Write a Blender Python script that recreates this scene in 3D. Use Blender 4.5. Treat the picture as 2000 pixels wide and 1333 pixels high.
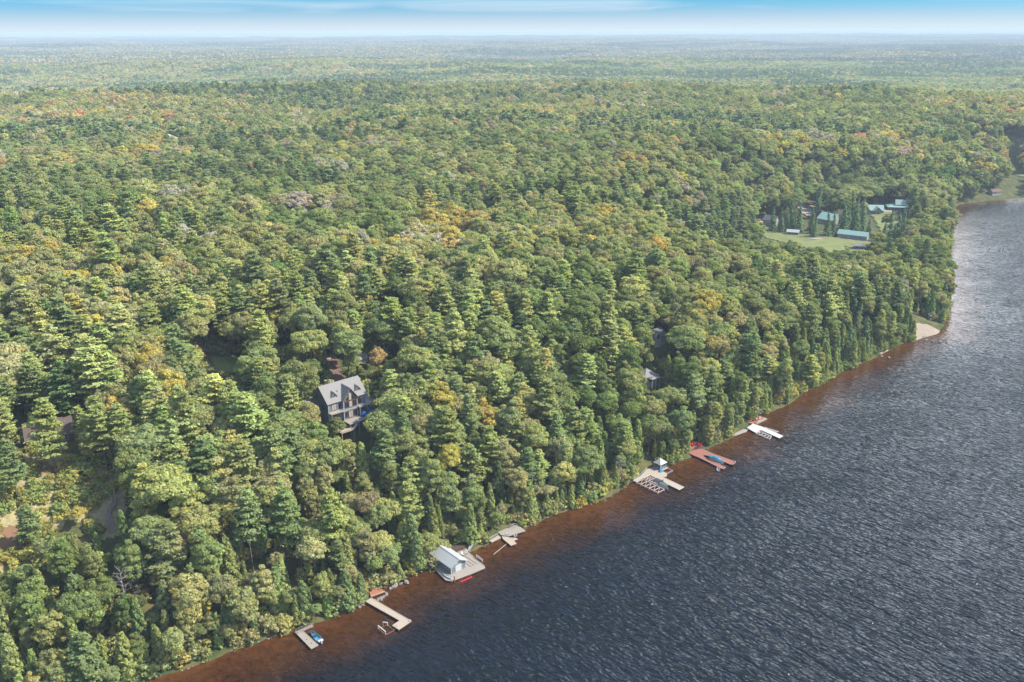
import bpy, math, random
import numpy as np
from mathutils import Vector, Matrix

for o in list(bpy.data.objects): bpy.data.objects.remove(o)
SC = bpy.context.scene
COL = SC.collection
rnd = random.Random(7)
rng = np.random.default_rng(11)

# ------------------------------------------------------------------ camera
CAM_H = 180.0
PITCH = math.atan(606.5/1750.0); ROLL = math.radians(0.25)
_f = np.array([0, math.cos(PITCH), -math.sin(PITCH)]); _r = np.array([1.0, 0, 0]); _u = np.cross(_r, _f)
CR = _r*math.cos(ROLL)-_u*math.sin(ROLL); CU = _u*math.cos(ROLL)+_r*math.sin(ROLL)
cam = bpy.data.cameras.new('camera'); cam.sensor_width = 36; cam.lens = 36*1750/2000.0
cam.clip_start = 1; cam.clip_end = 90000
co = bpy.data.objects.new('camera', cam); COL.objects.link(co)
co.matrix_world = Matrix(((CR[0], CU[0], -_f[0], 0), (CR[1], CU[1], -_f[1], 0), (CR[2], CU[2], -_f[2], CAM_H), (0, 0, 0, 1)))
SC.camera = co

# ------------------------------------------------------------------ world, sun, exposure
SUN_AZ, SUN_EL = math.radians(90), math.radians(46)      # azimuth clockwise from +Y
W = bpy.data.worlds.new('World'); SC.world = W; W.use_nodes = True
nt = W.node_tree; N = nt.nodes; L = nt.links
bg = N['Background']; bg.inputs['Strength'].default_value = 0.15
sky = N.new('ShaderNodeTexSky'); sky.sky_type = 'NISHITA'; sky.sun_disc = False
sky.sun_elevation = SUN_EL; sky.sun_rotation = SUN_AZ
sky.air_density = 1.0; sky.dust_density = 1.2; sky.ozone_density = 3.0; sky.altitude = 250
tc = N.new('ShaderNodeTexCoord')
sep = N.new('ShaderNodeSeparateXYZ'); L.new(tc.outputs['Generated'], sep.inputs[0])
# thin cirrus: noise on the direction, drawn out sideways
mp = N.new('ShaderNodeMapping'); mp.inputs['Scale'].default_value = (1.3, 1.3, 26); mp.inputs['Rotation'].default_value = (0.035, 0.06, 0)
L.new(tc.outputs['Generated'], mp.inputs[0])
cn = N.new('ShaderNodeTexNoise'); cn.inputs['Scale'].default_value = 2.2; cn.inputs['Detail'].default_value = 5; cn.inputs['Roughness'].default_value = .55
cn.inputs['Distortion'].default_value = .6
L.new(mp.outputs[0], cn.inputs['Vector'])
cr = N.new('ShaderNodeMapRange'); cr.inputs[1].default_value = .40; cr.inputs[2].default_value = .74; cr.inputs[3].default_value = 0.0; cr.inputs[4].default_value = .80
L.new(cn.outputs['Fac'], cr.inputs[0])
# the pale band low over the horizon
hz = N.new('ShaderNodeMapRange'); hz.interpolation_type = 'SMOOTHSTEP'
hz.inputs[1].default_value = 0.034; hz.inputs[2].default_value = -0.004; hz.inputs[3].default_value = 0; hz.inputs[4].default_value = .95
L.new(sep.outputs['Z'], hz.inputs[0])
mx = N.new('ShaderNodeMath'); mx.operation = 'MAXIMUM'; L.new(cr.outputs[0], mx.inputs[0]); L.new(hz.outputs[0], mx.inputs[1])
tint = N.new('ShaderNodeMix'); tint.data_type = 'RGBA'; tint.blend_type = 'MULTIPLY'; tint.inputs[0].default_value = 1
tlow = N.new('ShaderNodeMix'); tlow.data_type = 'RGBA'
te = N.new('ShaderNodeMapRange'); te.interpolation_type = 'SMOOTHSTEP'; te.inputs[1].default_value = 0.055; te.inputs[2].default_value = 0.12
L.new(sep.outputs['Z'], te.inputs[0]); L.new(te.outputs[0], tlow.inputs[0])
tlow.inputs[6].default_value = (.075, .235, .42, 1); tlow.inputs[7].default_value = (1, 1, 1, 1)
L.new(sky.outputs[0], tint.inputs[6]); L.new(tlow.outputs[2], tint.inputs[7])
cm = N.new('ShaderNodeMix'); cm.data_type = 'RGBA'; cm.inputs[7].default_value = (1.40, 1.62, 1.80, 1)
L.new(mx.outputs[0], cm.inputs[0]); L.new(tint.outputs[2], cm.inputs[6])
# milky glow added to brighten water and woods, between about 5 and 30 degrees up, above the frame
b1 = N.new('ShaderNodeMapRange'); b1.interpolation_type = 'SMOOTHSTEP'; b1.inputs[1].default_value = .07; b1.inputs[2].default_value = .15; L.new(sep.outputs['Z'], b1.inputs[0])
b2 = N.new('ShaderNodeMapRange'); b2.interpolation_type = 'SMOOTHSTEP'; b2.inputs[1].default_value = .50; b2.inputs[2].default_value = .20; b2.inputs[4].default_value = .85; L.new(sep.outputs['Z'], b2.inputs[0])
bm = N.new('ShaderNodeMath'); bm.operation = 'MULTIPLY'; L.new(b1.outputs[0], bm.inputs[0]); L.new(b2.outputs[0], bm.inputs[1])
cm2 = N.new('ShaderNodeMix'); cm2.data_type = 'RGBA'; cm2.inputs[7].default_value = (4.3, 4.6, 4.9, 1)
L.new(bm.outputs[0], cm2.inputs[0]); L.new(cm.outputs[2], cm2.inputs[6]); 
# bright cloud added out of view, ahead right, so the far water turns pale
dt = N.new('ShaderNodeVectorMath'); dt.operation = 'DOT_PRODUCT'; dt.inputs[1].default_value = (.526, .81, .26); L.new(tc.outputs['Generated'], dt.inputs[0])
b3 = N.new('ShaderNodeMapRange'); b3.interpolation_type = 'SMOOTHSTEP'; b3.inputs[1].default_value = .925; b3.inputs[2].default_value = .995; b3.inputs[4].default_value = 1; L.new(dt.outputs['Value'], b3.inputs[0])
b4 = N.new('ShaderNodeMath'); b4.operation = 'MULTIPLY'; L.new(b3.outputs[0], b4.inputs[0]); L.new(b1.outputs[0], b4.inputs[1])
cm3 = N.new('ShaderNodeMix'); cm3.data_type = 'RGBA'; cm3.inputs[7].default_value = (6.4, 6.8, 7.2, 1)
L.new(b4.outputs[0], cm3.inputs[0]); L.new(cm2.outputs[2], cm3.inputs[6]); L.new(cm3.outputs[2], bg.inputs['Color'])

sl = bpy.data.lights.new('sun', 'SUN'); sl.energy = 3.1; sl.angle = math.radians(0.6); sl.color = (1, .94, .82)
so = bpy.data.objects.new('sun', sl); COL.objects.link(so)
sv = Vector((math.sin(SUN_AZ)*math.cos(SUN_EL), math.cos(SUN_AZ)*math.cos(SUN_EL), math.sin(SUN_EL)))
so.rotation_euler = sv.to_track_quat('Z', 'Y').to_euler(); so.location = (0, 0, 400)

vs = SC.view_settings
vs.view_transform = 'Standard'; vs.look = 'None'; vs.exposure = 1.88; vs.gamma = 1; vs.use_curve_mapping = False
cy = SC.cycles
cy.max_bounces = 5; cy.diffuse_bounces = 3; cy.glossy_bounces = 2; cy.transmission_bounces = 2; cy.volume_bounces = 0; cy.transparent_max_bounces = 4
cy.volume_step_rate = 4; cy.use_denoising = True; cy.denoiser = 'OPENIMAGEDENOISE'; cy.denoising_input_passes = 'RGB_ALBEDO_NORMAL'; cy.denoising_prefilter = 'ACCURATE'
cy.sample_clamp_indirect = 4; cy.sample_clamp_direct = 1.6

# ------------------------------------------------------------------ numbers: noise, shoreline, terrain
def _hash(i, j, s):
    n = (i.astype(np.int64)*374761393 + j.astype(np.int64)*668265263 + s*1442695041) & 0xffffffff
    n = ((n ^ (n >> 13))*1274126177) & 0xffffffff
    return ((n ^ (n >> 16)) & 0xffff)/65535.0
def vnoise(x, y, s=0):
    i = np.floor(x); j = np.floor(y); u = x-i; v = y-j; u = u*u*(3-2*u); v = v*v*(3-2*v)
    a = _hash(i, j, s); b = _hash(i+1, j, s); c = _hash(i, j+1, s); d = _hash(i+1, j+1, s)
    return (a*(1-u)+b*u)*(1-v)+(c*(1-u)+d*u)*v
def fbm(x, y, s=0, o=3):
    t = 0; a = 1; n = 0
    for k in range(o): t = t+a*vnoise(x*2**k+17*k, y*2**k+9*k, s+k); n += a; a *= .5
    return t/n

SHORE = [(-3000, -2700), (-500, -250), (-250, 85), (-160, 172), (-112, 213), (-94, 225), (-81, 233), (-69, 240.5), (-59, 246), (-49, 254), (-45, 262), (-38, 268), (-28, 276), (-13, 286), (0, 297), (16, 311),
         (37, 323), (55, 343), (77, 359), (99, 378), (120, 401), (150, 431), (173, 454), (207, 486), (226, 504), (249, 521), (263, 530), (276, 545), (299, 587),
         (331, 667), (385, 770), (426, 857), (455, 921), (483, 964), (521, 985), (568, 999), (646, 1024), (900, 1085), (1500, 1250), (3000, 1500), (9000, 2200)]
LANDPOLY = SHORE+[(60000, 9000), (60000, 60000), (-60000, 60000), (-60000, -60000), (-9000, -9000)]
def inpoly(x, y, P):
    r = np.zeros(np.shape(x), bool); n = len(P)
    for k in range(n):
        x0, y0 = P[k]; x1, y1 = P[(k+1) % n]
        if y0 == y1: continue
        c = ((y0 > y) != (y1 > y)) & (x < (x1-x0)*(y-y0)/(y1-y0)+x0); r ^= c
    return r
def sdist(x, y):
    x = np.asarray(x, float); y = np.asarray(y, float)
    w = (fbm(x/14, y/14, 91, 2)-.5)*3.2
    d = np.full(x.shape, 1e9)
    for k in range(len(SHORE)-1):
        x0, y0 = SHORE[k]; x1, y1 = SHORE[k+1]; dx, dy = x1-x0, y1-y0
        t = np.clip(((x-x0)*dx+(y-y0)*dy)/(dx*dx+dy*dy), 0, 1)
        d = np.minimum(d, np.hypot(x-x0-t*dx, y-y0-t*dy))
    return np.where(inpoly(x, y, LANDPOLY), d, -d)+w
def height(x, y, d=None):
    x = np.asarray(x, float); y = np.asarray(y, float)
    if d is None: d = sdist(x, y)
    r = np.hypot(x, y)
    base = np.interp(d, [-90, -35, -9, 0, 2, 9, 25, 50, 75, 110, 160, 250, 400], [-14, -7, -1.6, 0, .9, 2.4, 9, 20, 30, 37, 44, 50, 52])/52.0
    far = np.interp(r, [0, 1450, 1720, 2250, 2900, 3900, 5500, 8000, 11000, 15000, 21000, 30000, 45000], [52, 54, 64, 18, 12, 34, 30, 44, 50, 74, 92, 112, 172])
    und = (fbm(x/330+.3, y/300, 5, 3)-.5)*34*np.clip((d-60)/150, 0, 1)*np.interp(r, [0, 1900, 2500], [1, 1, .9])
    und = und+(fbm(x/1700+3, y/800, 21, 3)-.5)*78*np.clip((r-2100)/1500, 0, 1)*np.clip((36000-r)/12000, .1, 1)
    und = und+(fbm(x/420+1, y/300, 23, 2)-.5)*16*np.clip((r-1900)/900, 0, 1)
    h = np.where(d > 0, base*far+und, base*52)
    for cx, cy_, R, lev in ((222, 655, 105, 6.0), (256, 725, 95, 4.5), (298, 812, 100, 4.5), (378, 892, 85, 4.5), (640, 1125, 75, 5.0)):
        m = np.clip(1.6-np.hypot(x-cx, y-cy_)/R, 0, 1); m = m*m*(3-2*m)
        h = np.where(d > 0, h*(1-m)+m*np.minimum(lev, np.maximum(d, 0)*.25+.3), h)
    return h
def hgt(x, y): return float(height(np.array([x]), np.array([y]))[0])
def proj(P):
    q = np.asarray(P, float)-np.array([0, 0, CAM_H]); z = q@_f
    return 1000+1750*(q@CR)/z, 666.5-1750*(q@CU)/z, z

# ------------------------------------------------------------------ materials
def new_mat(name):
    m = bpy.data.materials.new(name); m.use_nodes = True
    return m, m.node_tree.nodes, m.node_tree.links, m.node_tree.nodes['Principled BSDF']
def mat(name, col, rough=.8, var=.25, scale=3.0, bump=.15, metal=0, streak=None, spec=.3):
    m, n, l, p = new_mat(name)
    t = n.new('ShaderNodeTexCoord'); mp_ = n.new('ShaderNodeMapping'); l.new(t.outputs['Object'], mp_.inputs[0])
    if streak: mp_.inputs['Scale'].default_value = streak
    nz = n.new('ShaderNodeTexNoise'); nz.inputs['Scale'].default_value = scale; nz.inputs['Detail'].default_value = 6; nz.inputs['Roughness'].default_value = .65
    l.new(mp_.outputs[0], nz.inputs['Vector'])
    mr = n.new('ShaderNodeMapRange'); mr.inputs[1].default_value = .25; mr.inputs[2].default_value = .75
    mr.inputs[3].default_value = 1-var; mr.inputs[4].default_value = 1+var; l.new(nz.outputs['Fac'], mr.inputs[0])
    v = n.new('ShaderNodeVectorMath'); v.operation = 'SCALE'; v.inputs[0].default_value = [c_*.42 for c_ in col[:3]]; l.new(mr.outputs[0], v.inputs['Scale'])
    l.new(v.outputs[0], p.inputs['Base Color']); p.inputs['Roughness'].default_value = rough; p.inputs['Metallic'].default_value = metal
    p.inputs['Specular IOR Level'].default_value = spec
    if bump:
        b = n.new('ShaderNodeBump'); b.inputs['Strength'].default_value = bump; b.inputs['Distance'].default_value = .05
        l.new(nz.outputs['Fac'], b.inputs['Height']); l.new(b.outputs[0], p.inputs['Normal'])
    return m
M = {}
M['dock_grey'] = mat('weathered_planks', (.43, .38, .32), .85, .22, 2, .2, streak=(.4, 6, 1))
M['dock_pale'] = mat('sun_bleached_planks', (.56, .46, .36), .85, .16, 2, .2, streak=(6, .5, 1))
M['dock_red'] = mat('red_stained_planks', (.42, .17, .12), .8, .18, 2, .2, streak=(.4, 6, 1))
M['cedar_deck'] = mat('cedar_planks', (.52, .2, .11), .8, .25, 1.5, .2, streak=(.5, 5, 1))
M['dark_wood'] = mat('dark_timber', (.12, .075, .05), .8, .25, 3)
M['grey_wood'] = mat('grey_timber', (.34, .31, .28), .85, .25, 3)
M['white_wood'] = mat('white_painted_timber', (.72, .70, .66), .6, .08, 3)
M['rust'] = mat('rusty_steel', (.36, .14, .06), .7, .3, 3)
M['pink_frame'] = mat('bleached_frame', (.58, .45, .40), .75, .15, 3)
M['metal'] = mat('galvanised_metal', (.62, .63, .64), .4, .1, 4, 0, metal=.3)
M['roof_metal'] = mat('pale_metal_roof', (.56, .58, .57), .55, .06, 1.2, .05, streak=(8, .4, 1))
M['siding'] = mat('blue_grey_siding', (.24, .29, .34), .8, .08, 2, .1, streak=(.3, .3, 9))
M['siding_pale'] = mat('pale_siding', (.50, .51, .50), .8, .08, 2, .1, streak=(.3, .3, 9))
M['shingle'] = mat('grey_shingles', (.34, .325, .31), .9, .16, 5, .2, streak=(1, 1, 4))
M['shingle_dark'] = mat('dark_shingles', (.20, .19, .19), .9, .2, 5, .2)
M['shingle_brown'] = mat('brown_shingles', (.19, .13, .11), .9, .2, 4, .2)
M['log_wall'] = mat('brown_log_wall', (.16, .085, .06), .8, .2, 2, .2, streak=(.3, .3, 6))
M['green_metal'] = mat('green_metal_roof', (.34, .54, .47), .5, .1, 1, .05, streak=(4, .4, 1))
M['green_pale'] = mat('pale_green_metal_roof', (.46, .60, .55), .5, .08, 1, .05)
M['cream'] = mat('cream_wall', (.55, .50, .42), .8, .1, 2)
M['white'] = mat('white_paint', (.78, .78, .76), .5, .05, 3, 0)
M['brown_trim'] = mat('brown_trim', (.20, .08, .05), .6, .2, 3)
M['glass'] = mat('window_glass', (.03, .04, .05), .08, .3, 1, 0, spec=.6)
M['curtain'] = mat('curtained_pane', (.55, .52, .44), .4, .15, 1, 0)
M['blue_tarp'] = mat('blue_tarp', (.015, .17, .60), .45, .25, 1.5, .5)
M['boat_blue'] = mat('light_blue_hull', (.10, .40, .62), .35, .08, 2, 0)
M['cover_blue'] = mat('teal_boat_cover', (.05, .27, .42), .7, .15, 1.5, .3)
M['cover_dark'] = mat('charcoal_boat_cover', (.07, .08, .10), .7, .15, 1.5, .3)
M['red_chair'] = mat('red_painted_wood', (.85, .07, .10), .6, .1, 3, 0)
M['orange_boat'] = mat('orange_plastic', (.75, .20, .08), .45, .08, 3, 0)
M['yellow'] = mat('yellow_plastic', (.8, .42, .04), .5, .08, 3, 0)
M['rubber'] = mat('black_rubber', (.02, .02, .02), .8, .1, 3, 0)
M['stone'] = mat('grey_stone', (.34, .31, .28), .95, .4, 1.2, .5)
M['stone_pink'] = mat('pinkish_granite', (.44, .33, .27), .95, .35, 1.2, .5)
M['sand'] = mat('beach_sand', (.44, .35, .27), .95, .14, .35, .1)
M['asphalt'] = mat('dark_asphalt', (.055, .055, .062), .9, .2, 1, .1)
M['dirt'] = mat('reddish_dirt', (.24, .15, .11), .95, .3, .5, .3)
M['gravel'] = mat('pale_gravel', (.50, .40, .34), .95, .2, .8, .3)
M['lawn'] = mat('mown_grass', (.24, .27, .08), .95, .30, .10, .2)
M['brush'] = mat('dry_hillside_grass', (.44, .37, .18), .95, .55, .6, .5)
M['needles'] = mat('dead_needles', (.30, .17, .09), .95, .3, .5, .3)

def attr(n, name, typ='INSTANCER'):
    a = n.new('ShaderNodeAttribute'); a.attribute_type = typ; a.attribute_name = name; return a
def leaf_mat(name, trans, sat=1.0, patch=False):
    m = bpy.data.materials.new(name); m.use_nodes = True; n = m.node_tree.nodes; l = m.node_tree.links; n.clear()
    out = n.new('ShaderNodeOutputMaterial')
    tcn = attr(n, 'tcol'); lv = attr(n, 'lv', 'GEOMETRY')
    mr = n.new('ShaderNodeMapRange'); mr.inputs[3].default_value = .62; mr.inputs[4].default_value = 1.42; l.new(lv.outputs['Fac'], mr.inputs[0])
    sc = n.new('ShaderNodeVectorMath'); sc.operation = 'SCALE'; l.new(tcn.outputs['Vector'], sc.inputs[0]); l.new(mr.outputs[0], sc.inputs['Scale'])
    src = sc.outputs[0]
    lh = attr(n, 'lh', 'GEOMETRY')       # leaf-to-leaf hue: some leaves have turned
    hm = n.new('ShaderNodeMix'); hm.data_type = 'RGBA'; hm.blend_type = 'MULTIPLY'; hm.inputs[0].default_value = 1
    l.new(src, hm.inputs[6])
    rp = n.new('ShaderNodeMix'); rp.data_type = 'RGBA'; rp.inputs[6].default_value = (.84, 1.0, 1.08, 1); rp.inputs[7].default_value = (1.38, 1.14, .62, 1)
    if patch: rp.inputs[6].default_value = (.7, .92, 1.12, 1); rp.inputs[7].default_value = (1.6, 1.1, .62, 1)
    l.new(lh.outputs['Fac'], rp.inputs[0]); l.new(rp.outputs[2], hm.inputs[7]); src = hm.outputs[2]
    df = n.new('ShaderNodeBsdfDiffuse'); l.new(src, df.inputs[0])
    tr = n.new('ShaderNodeBsdfTranslucent'); tb = n.new('ShaderNodeMix'); tb.data_type = 'RGBA'; tb.blend_type = 'MULTIPLY'; tb.inputs[0].default_value = 1
    tb.inputs[7].default_value = (1.25, 1.3, .55, 1); l.new(src, tb.inputs[6]); l.new(tb.outputs[2], tr.inputs[0])
    ms = n.new('ShaderNodeMixShader'); ms.inputs[0].default_value = trans; l.new(df.outputs[0], ms.inputs[1]); l.new(tr.outputs[0], ms.inputs[2])
    l.new(ms.outputs[0], out.inputs[0]); return m
M['leaf'] = leaf_mat('broad_leaves', .42)
M['needle'] = leaf_mat('pine_needles', .34)
M['canopy'] = leaf_mat('far_canopy', .15, patch=True)
M['bark'] = mat('tree_bark', (.20, .165, .135), .95, .3, 2, .4, streak=(1, 1, .3))
M['bark_pale'] = mat('pale_dead_wood', (.40, .35, .32), .95, .2, 2, .2)

# ------------------------------------------------------------------ mesh helpers
def link(o, parent=None):
    COL.objects.link(o)
    if parent is not None: o.parent = parent
    return o
def tag(o, label=None, cat=None, group=None, kind=None):
    if label: o['label'] = label
    if cat: o['category'] = cat
    if group: o['group'] = group
    if kind: o['kind'] = kind
    return o
def thing(name, label, cat, loc=(0, 0, 0), rz=0.0, group=None):
    o = bpy.data.objects.new(name, None); o.empty_display_size = .5; link(o)
    o.location = loc; o.rotation_euler = (0, 0, rz); return tag(o, label, cat, group)
def np_mesh(name, verts, faces, attrs=None, smooth=False):
    """faces: (n,3|4) array"""
    me = bpy.data.meshes.new(name); k = faces.shape[1]
    me.vertices.add(len(verts)); me.vertices.foreach_set('co', np.asarray(verts, np.float32).ravel())
    me.loops.add(len(faces)*k); me.loops.foreach_set('vertex_index', faces.astype(np.int32).ravel())
    me.polygons.add(len(faces)); me.polygons.foreach_set('loop_start', np.arange(0, len(faces)*k, k, dtype=np.int32))
    me.update(calc_edges=True)
    for nme, arr in (attrs or {}).items():
        a = me.attributes.new(nme, 'FLOAT', 'POINT'); a.data.foreach_set('value', np.asarray(arr, np.float32))
    if smooth: me.polygons.foreach_set('use_smooth', np.ones(len(faces), bool))
    return me
class MB:
    def __init__(s): s.v = []; s.f = []
    def add(s, vs_, fs):
        b = len(s.v); s.v += [tuple(v) for v in vs_]; s.f += [tuple(b+i for i in f) for f in fs]; return s
    def box(s, x0, y0, z0, x1, y1, z1):
        x0, x1 = sorted((x0, x1)); y0, y1 = sorted((y0, y1)); z0, z1 = sorted((z0, z1))
        return s.add([(x0, y0, z0), (x1, y0, z0), (x1, y1, z0), (x0, y1, z0), (x0, y0, z1), (x1, y0, z1), (x1, y1, z1), (x0, y1, z1)],
                     [(0, 3, 2, 1), (4, 5, 6, 7), (0, 1, 5, 4), (1, 2, 6, 5), (2, 3, 7, 6), (3, 0, 4, 7)])
    def prism(s, P, z0, z1):
        a = sum(P[i][0]*P[(i+1) % len(P)][1]-P[(i+1) % len(P)][0]*P[i][1] for i in range(len(P)))
        if a < 0: P = P[::-1]
        n = len(P)
        return s.add([(x, y, z0) for x, y in P]+[(x, y, z1) for x, y in P],
                     [tuple(range(n-1, -1, -1)), tuple(range(n, 2*n))]+[(i, (i+1) % n, n+(i+1) % n, n+i) for i in range(n)])
    def bar(s, p, q, r=.06, n=4, r2=None):
        p = Vector(p); q = Vector(q); d = (q-p).normalized(); r2 = r if r2 is None else r2
        a = d.orthogonal().normalized(); b = d.cross(a)
        if n == 4:
            up = Vector((0, 0, 1)); a = d.cross(up)
            a = a.normalized() if a.length > 1e-3 else Vector((1, 0, 0)); b = d.cross(a)
            a, b = (a+b)/1.0, (b-a)/1.0
        ring = lambda c, rr: [c+(a*math.cos(t)+b*math.sin(t))*rr for t in [2*math.pi*k/n for k in range(n)]]
        return s.add(ring(p, r)+ring(q, r2), [tuple(range(n-1, -1, -1)), tuple(range(n, 2*n))]+[(i, (i+1) % n, n+(i+1) % n, n+i) for i in range(n)])
    def slab(s, pts, t=.15):
        """a sloping panel: pts (3D, ccw from above), thickened downwards"""
        n = len(pts); P = [Vector(p) for p in pts]; nn = (P[1]-P[0]).cross(P[2]-P[0]).normalized()
        if nn.z < 0: P = P[::-1]; nn = -nn
        return s.add(P+[p-nn*t for p in P], [tuple(range(n)), tuple(range(2*n-1, n-1, -1))]+[((i+1) % n, i, n+i, n+(i+1) % n) for i in range(n)])
    def build(s, name, m, parent=None, smooth=False):
        me = bpy.data.meshes.new(name); me.from_pydata(s.v, [], s.f); me.update()
        if smooth: me.polygons.foreach_set('use_smooth', [True]*len(me.polygons))
        me.materials.append(m); o = bpy.data.objects.new(name, me); return link(o, parent)
def copy_tree(o, parent=None):
    c = o.copy(); link(c); c.parent = parent
    for ch in list(o.children): copy_tree(ch, c)
    return c

# ------------------------------------------------------------------ ground, hills, lake
def polar(a0, a1, na, r0, r1, nr, power=True):
    A = np.radians(np.linspace(a0, a1, na)); R = np.geomspace(r0, r1, nr)
    aa, rr = np.meshgrid(A, R); return np.sin(aa)*rr, np.cos(aa)*rr
def grid_faces(nr, na):
    i = np.arange(nr-1)[:, None]*na+np.arange(na-1)[None, :]
    return np.stack([i, i+1, i+na+1, i+na], -1).reshape(-1, 4)[:, ::-1]
na, nr = 430, 560
angs = np.concatenate([np.linspace(-180, -44, 26)[:-1], np.linspace(-44, 44, na), np.linspace(44, 180, 26)[1:]])
rads = np.r_[5, 30, np.geomspace(70, 42000, nr-2)]
aa, rr = np.meshgrid(np.radians(angs), rads); X = np.sin(aa)*rr; Y = np.cos(aa)*rr
X = X.ravel(); Y = Y.ravel()
D = sdist(X, Y); Z = height(X, Y, D)
FF = grid_faces(nr, len(angs))
me = np_mesh('ground', np.c_[X, Y, Z], FF, smooth=True)
# centre cap
gm, n, l, p = new_mat('forest_floor')
t = n.new('ShaderNodeTexCoord'); nz = n.new('ShaderNodeTexNoise'); nz.inputs['Scale'].default_value = .18; nz.inputs['Detail'].default_value = 8
l.new(t.outputs['Object'], nz.inputs['Vector'])
rp = n.new('ShaderNodeValToRGB'); rp.color_ramp.elements[0].position = .35; rp.color_ramp.elements[0].color = (.030, .045, .014, 1)
rp.color_ramp.elements[1].position = .68; rp.color_ramp.elements[1].color = (.085, .075, .032, 1)
l.new(nz.outputs['Fac'], rp.inputs[0]); l.new(rp.outputs[0], p.inputs['Base Color']); p.inputs['Roughness'].default_value = 1; p.inputs['Specular IOR Level'].default_value = .1
me.materials.append(gm)
ground = link(bpy.data.objects.new('ground', me)); tag(ground, kind='structure', label='forest floor and hills under the trees')

# far canopy beyond the individually built woods: a rough, displaced sheet standing on the hills
def far_sheet():
    na_, nr_ = 900, 420
    A = np.radians(np.linspace(-42, 42, na_)); R = np.geomspace(9500, 41000, nr_)
    a_, r_ = np.meshgrid(A, R); x = (np.sin(a_)*r_).ravel(); y = (np.cos(a_)*r_).ravel()
    z = height(x, y)+8+rng.random(len(x))*14
    return np_mesh('far_woods', np.c_[x, y, z], grid_faces(nr_, na_), {'lv': rng.random(len(x)), 'lh': np.clip(fbm(x/700, y/1500, 3)*1.6-.4, 0, 1)})
fm = far_sheet()
m, n, l, p = new_mat('far_woods')
a1_ = attr(n, 'lv', 'GEOMETRY'); a2_ = attr(n, 'lh', 'GEOMETRY')
mxn = n.new('ShaderNodeMix'); mxn.data_type = 'RGBA'; mxn.inputs[6].default_value = (.11, .15, .07, 1); mxn.inputs[7].default_value = (.22, .22, .10, 1)
l.new(a2_.outputs['Fac'], mxn.inputs[0]); mr = n.new('ShaderNodeMapRange'); mr.inputs[3].default_value = .6; mr.inputs[4].default_value = 1.4
l.new(a1_.outputs['Fac'], mr.inputs[0]); vv = n.new('ShaderNodeVectorMath'); vv.operation = 'SCALE'; l.new(mxn.outputs[2], vv.inputs[0]); l.new(mr.outputs[0], vv.inputs['Scale'])
l.new(vv.outputs[0], p.inputs['Base Color']); p.inputs['Roughness'].default_value = 1; p.inputs['Specular IOR Level'].default_value = 0
fm.materials.append(m); fo = link(bpy.data.objects.new('far_woods', fm)); tag(fo, 'hazy woods on the far hills below the horizon', kind='stuff')

# lake
def lake():
    na_, nr_ = 520, 520
    A = np.concatenate([np.radians(np.linspace(-60, 44, na_)), np.radians(np.linspace(44, 150, 60))[1:]]); R = np.geomspace(60, 9000, nr_)
    a_, r_ = np.meshgrid(A, R); x = (np.sin(a_)*r_).ravel(); y = (np.cos(a_)*r_).ravel(); d = sdist(x, y)
    F = grid_faces(nr_, len(A)); F = F[(d[F] < 9).any(1)]
    used = np.unique(F); mp_ = np.full(len(x), -1); mp_[used] = np.arange(len(used)); F = mp_[F]
    return np_mesh('lake', np.c_[x, y, np.zeros(len(x))][used], F, {'deep': -d[used]})
lm = lake()
m, n, l, p = new_mat('tea_brown_lake')
t = n.new('ShaderNodeTexCoord')
dp = attr(n, 'deep', 'GEOMETRY')
n1 = n.new('ShaderNodeTexNoise'); n1.inputs['Scale'].default_value = .045; n1.inputs['Detail'].default_value = 5; n1.inputs['Roughness'].default_value = .6; l.new(t.outputs['Object'], n1.inputs['Vector'])
ad = n.new('ShaderNodeMath'); ad.operation = 'MULTIPLY_ADD'; ad.inputs[1].default_value = 24; l.new(n1.outputs['Fac'], ad.inputs[0])
sb = n.new('ShaderNodeMath'); sb.operation = 'SUBTRACT'; sb.inputs[1].default_value = 12; l.new(dp.outputs['Fac'], sb.inputs[0]); l.new(sb.outputs[0], ad.inputs[2])
mr = n.new('ShaderNodeMapRange'); mr.inputs[1].default_value = -4; mr.inputs[2].default_value = 43; l.new(ad.outputs[0], mr.inputs[0])
rp = n.new('ShaderNodeValToRGB'); e = rp.color_ramp.elements
e[0].position = 0; e[0].color = (.066, .026, .008, 1); e[1].position = 1; e[1].color = (.0010, .0025, .0045, 1)
x_ = e.new(.12); x_.color = (.045, .0165, .005, 1); x_ = e.new(.38); x_.color = (.024, .009, .003, 1); x_ = e.new(.62); x_.color = (.003, .0020, .0022, 1)
l.new(mr.outputs[0], rp.inputs[0])
# stones and sunken twigs on the bed
n2 = n.new('ShaderNodeTexNoise'); n2.inputs['Scale'].default_value = .35; n2.inputs['Detail'].default_value = 6; n2.inputs['Roughness'].default_value = .75; l.new(t.outputs['Object'], n2.inputs['Vector'])
m2 = n.new('ShaderNodeMapRange'); m2.inputs[1].default_value = .3; m2.inputs[2].default_value = .7; m2.inputs[3].default_value = .45; m2.inputs[4].default_value = 1.6; l.new(n2.outputs['Fac'], m2.inputs[0])
v2 = n.new('ShaderNodeVectorMath'); v2.operation = 'SCALE'; l.new(rp.outputs[0], v2.inputs[0]); l.new(m2.outputs[0], v2.inputs['Scale'])
l.new(v2.outputs[0], p.inputs['Base Color']); p.inputs['Roughness'].default_value = .13; p.inputs['IOR'].default_value = 1.333; p.inputs['Specular IOR Level'].default_value = .5
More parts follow.
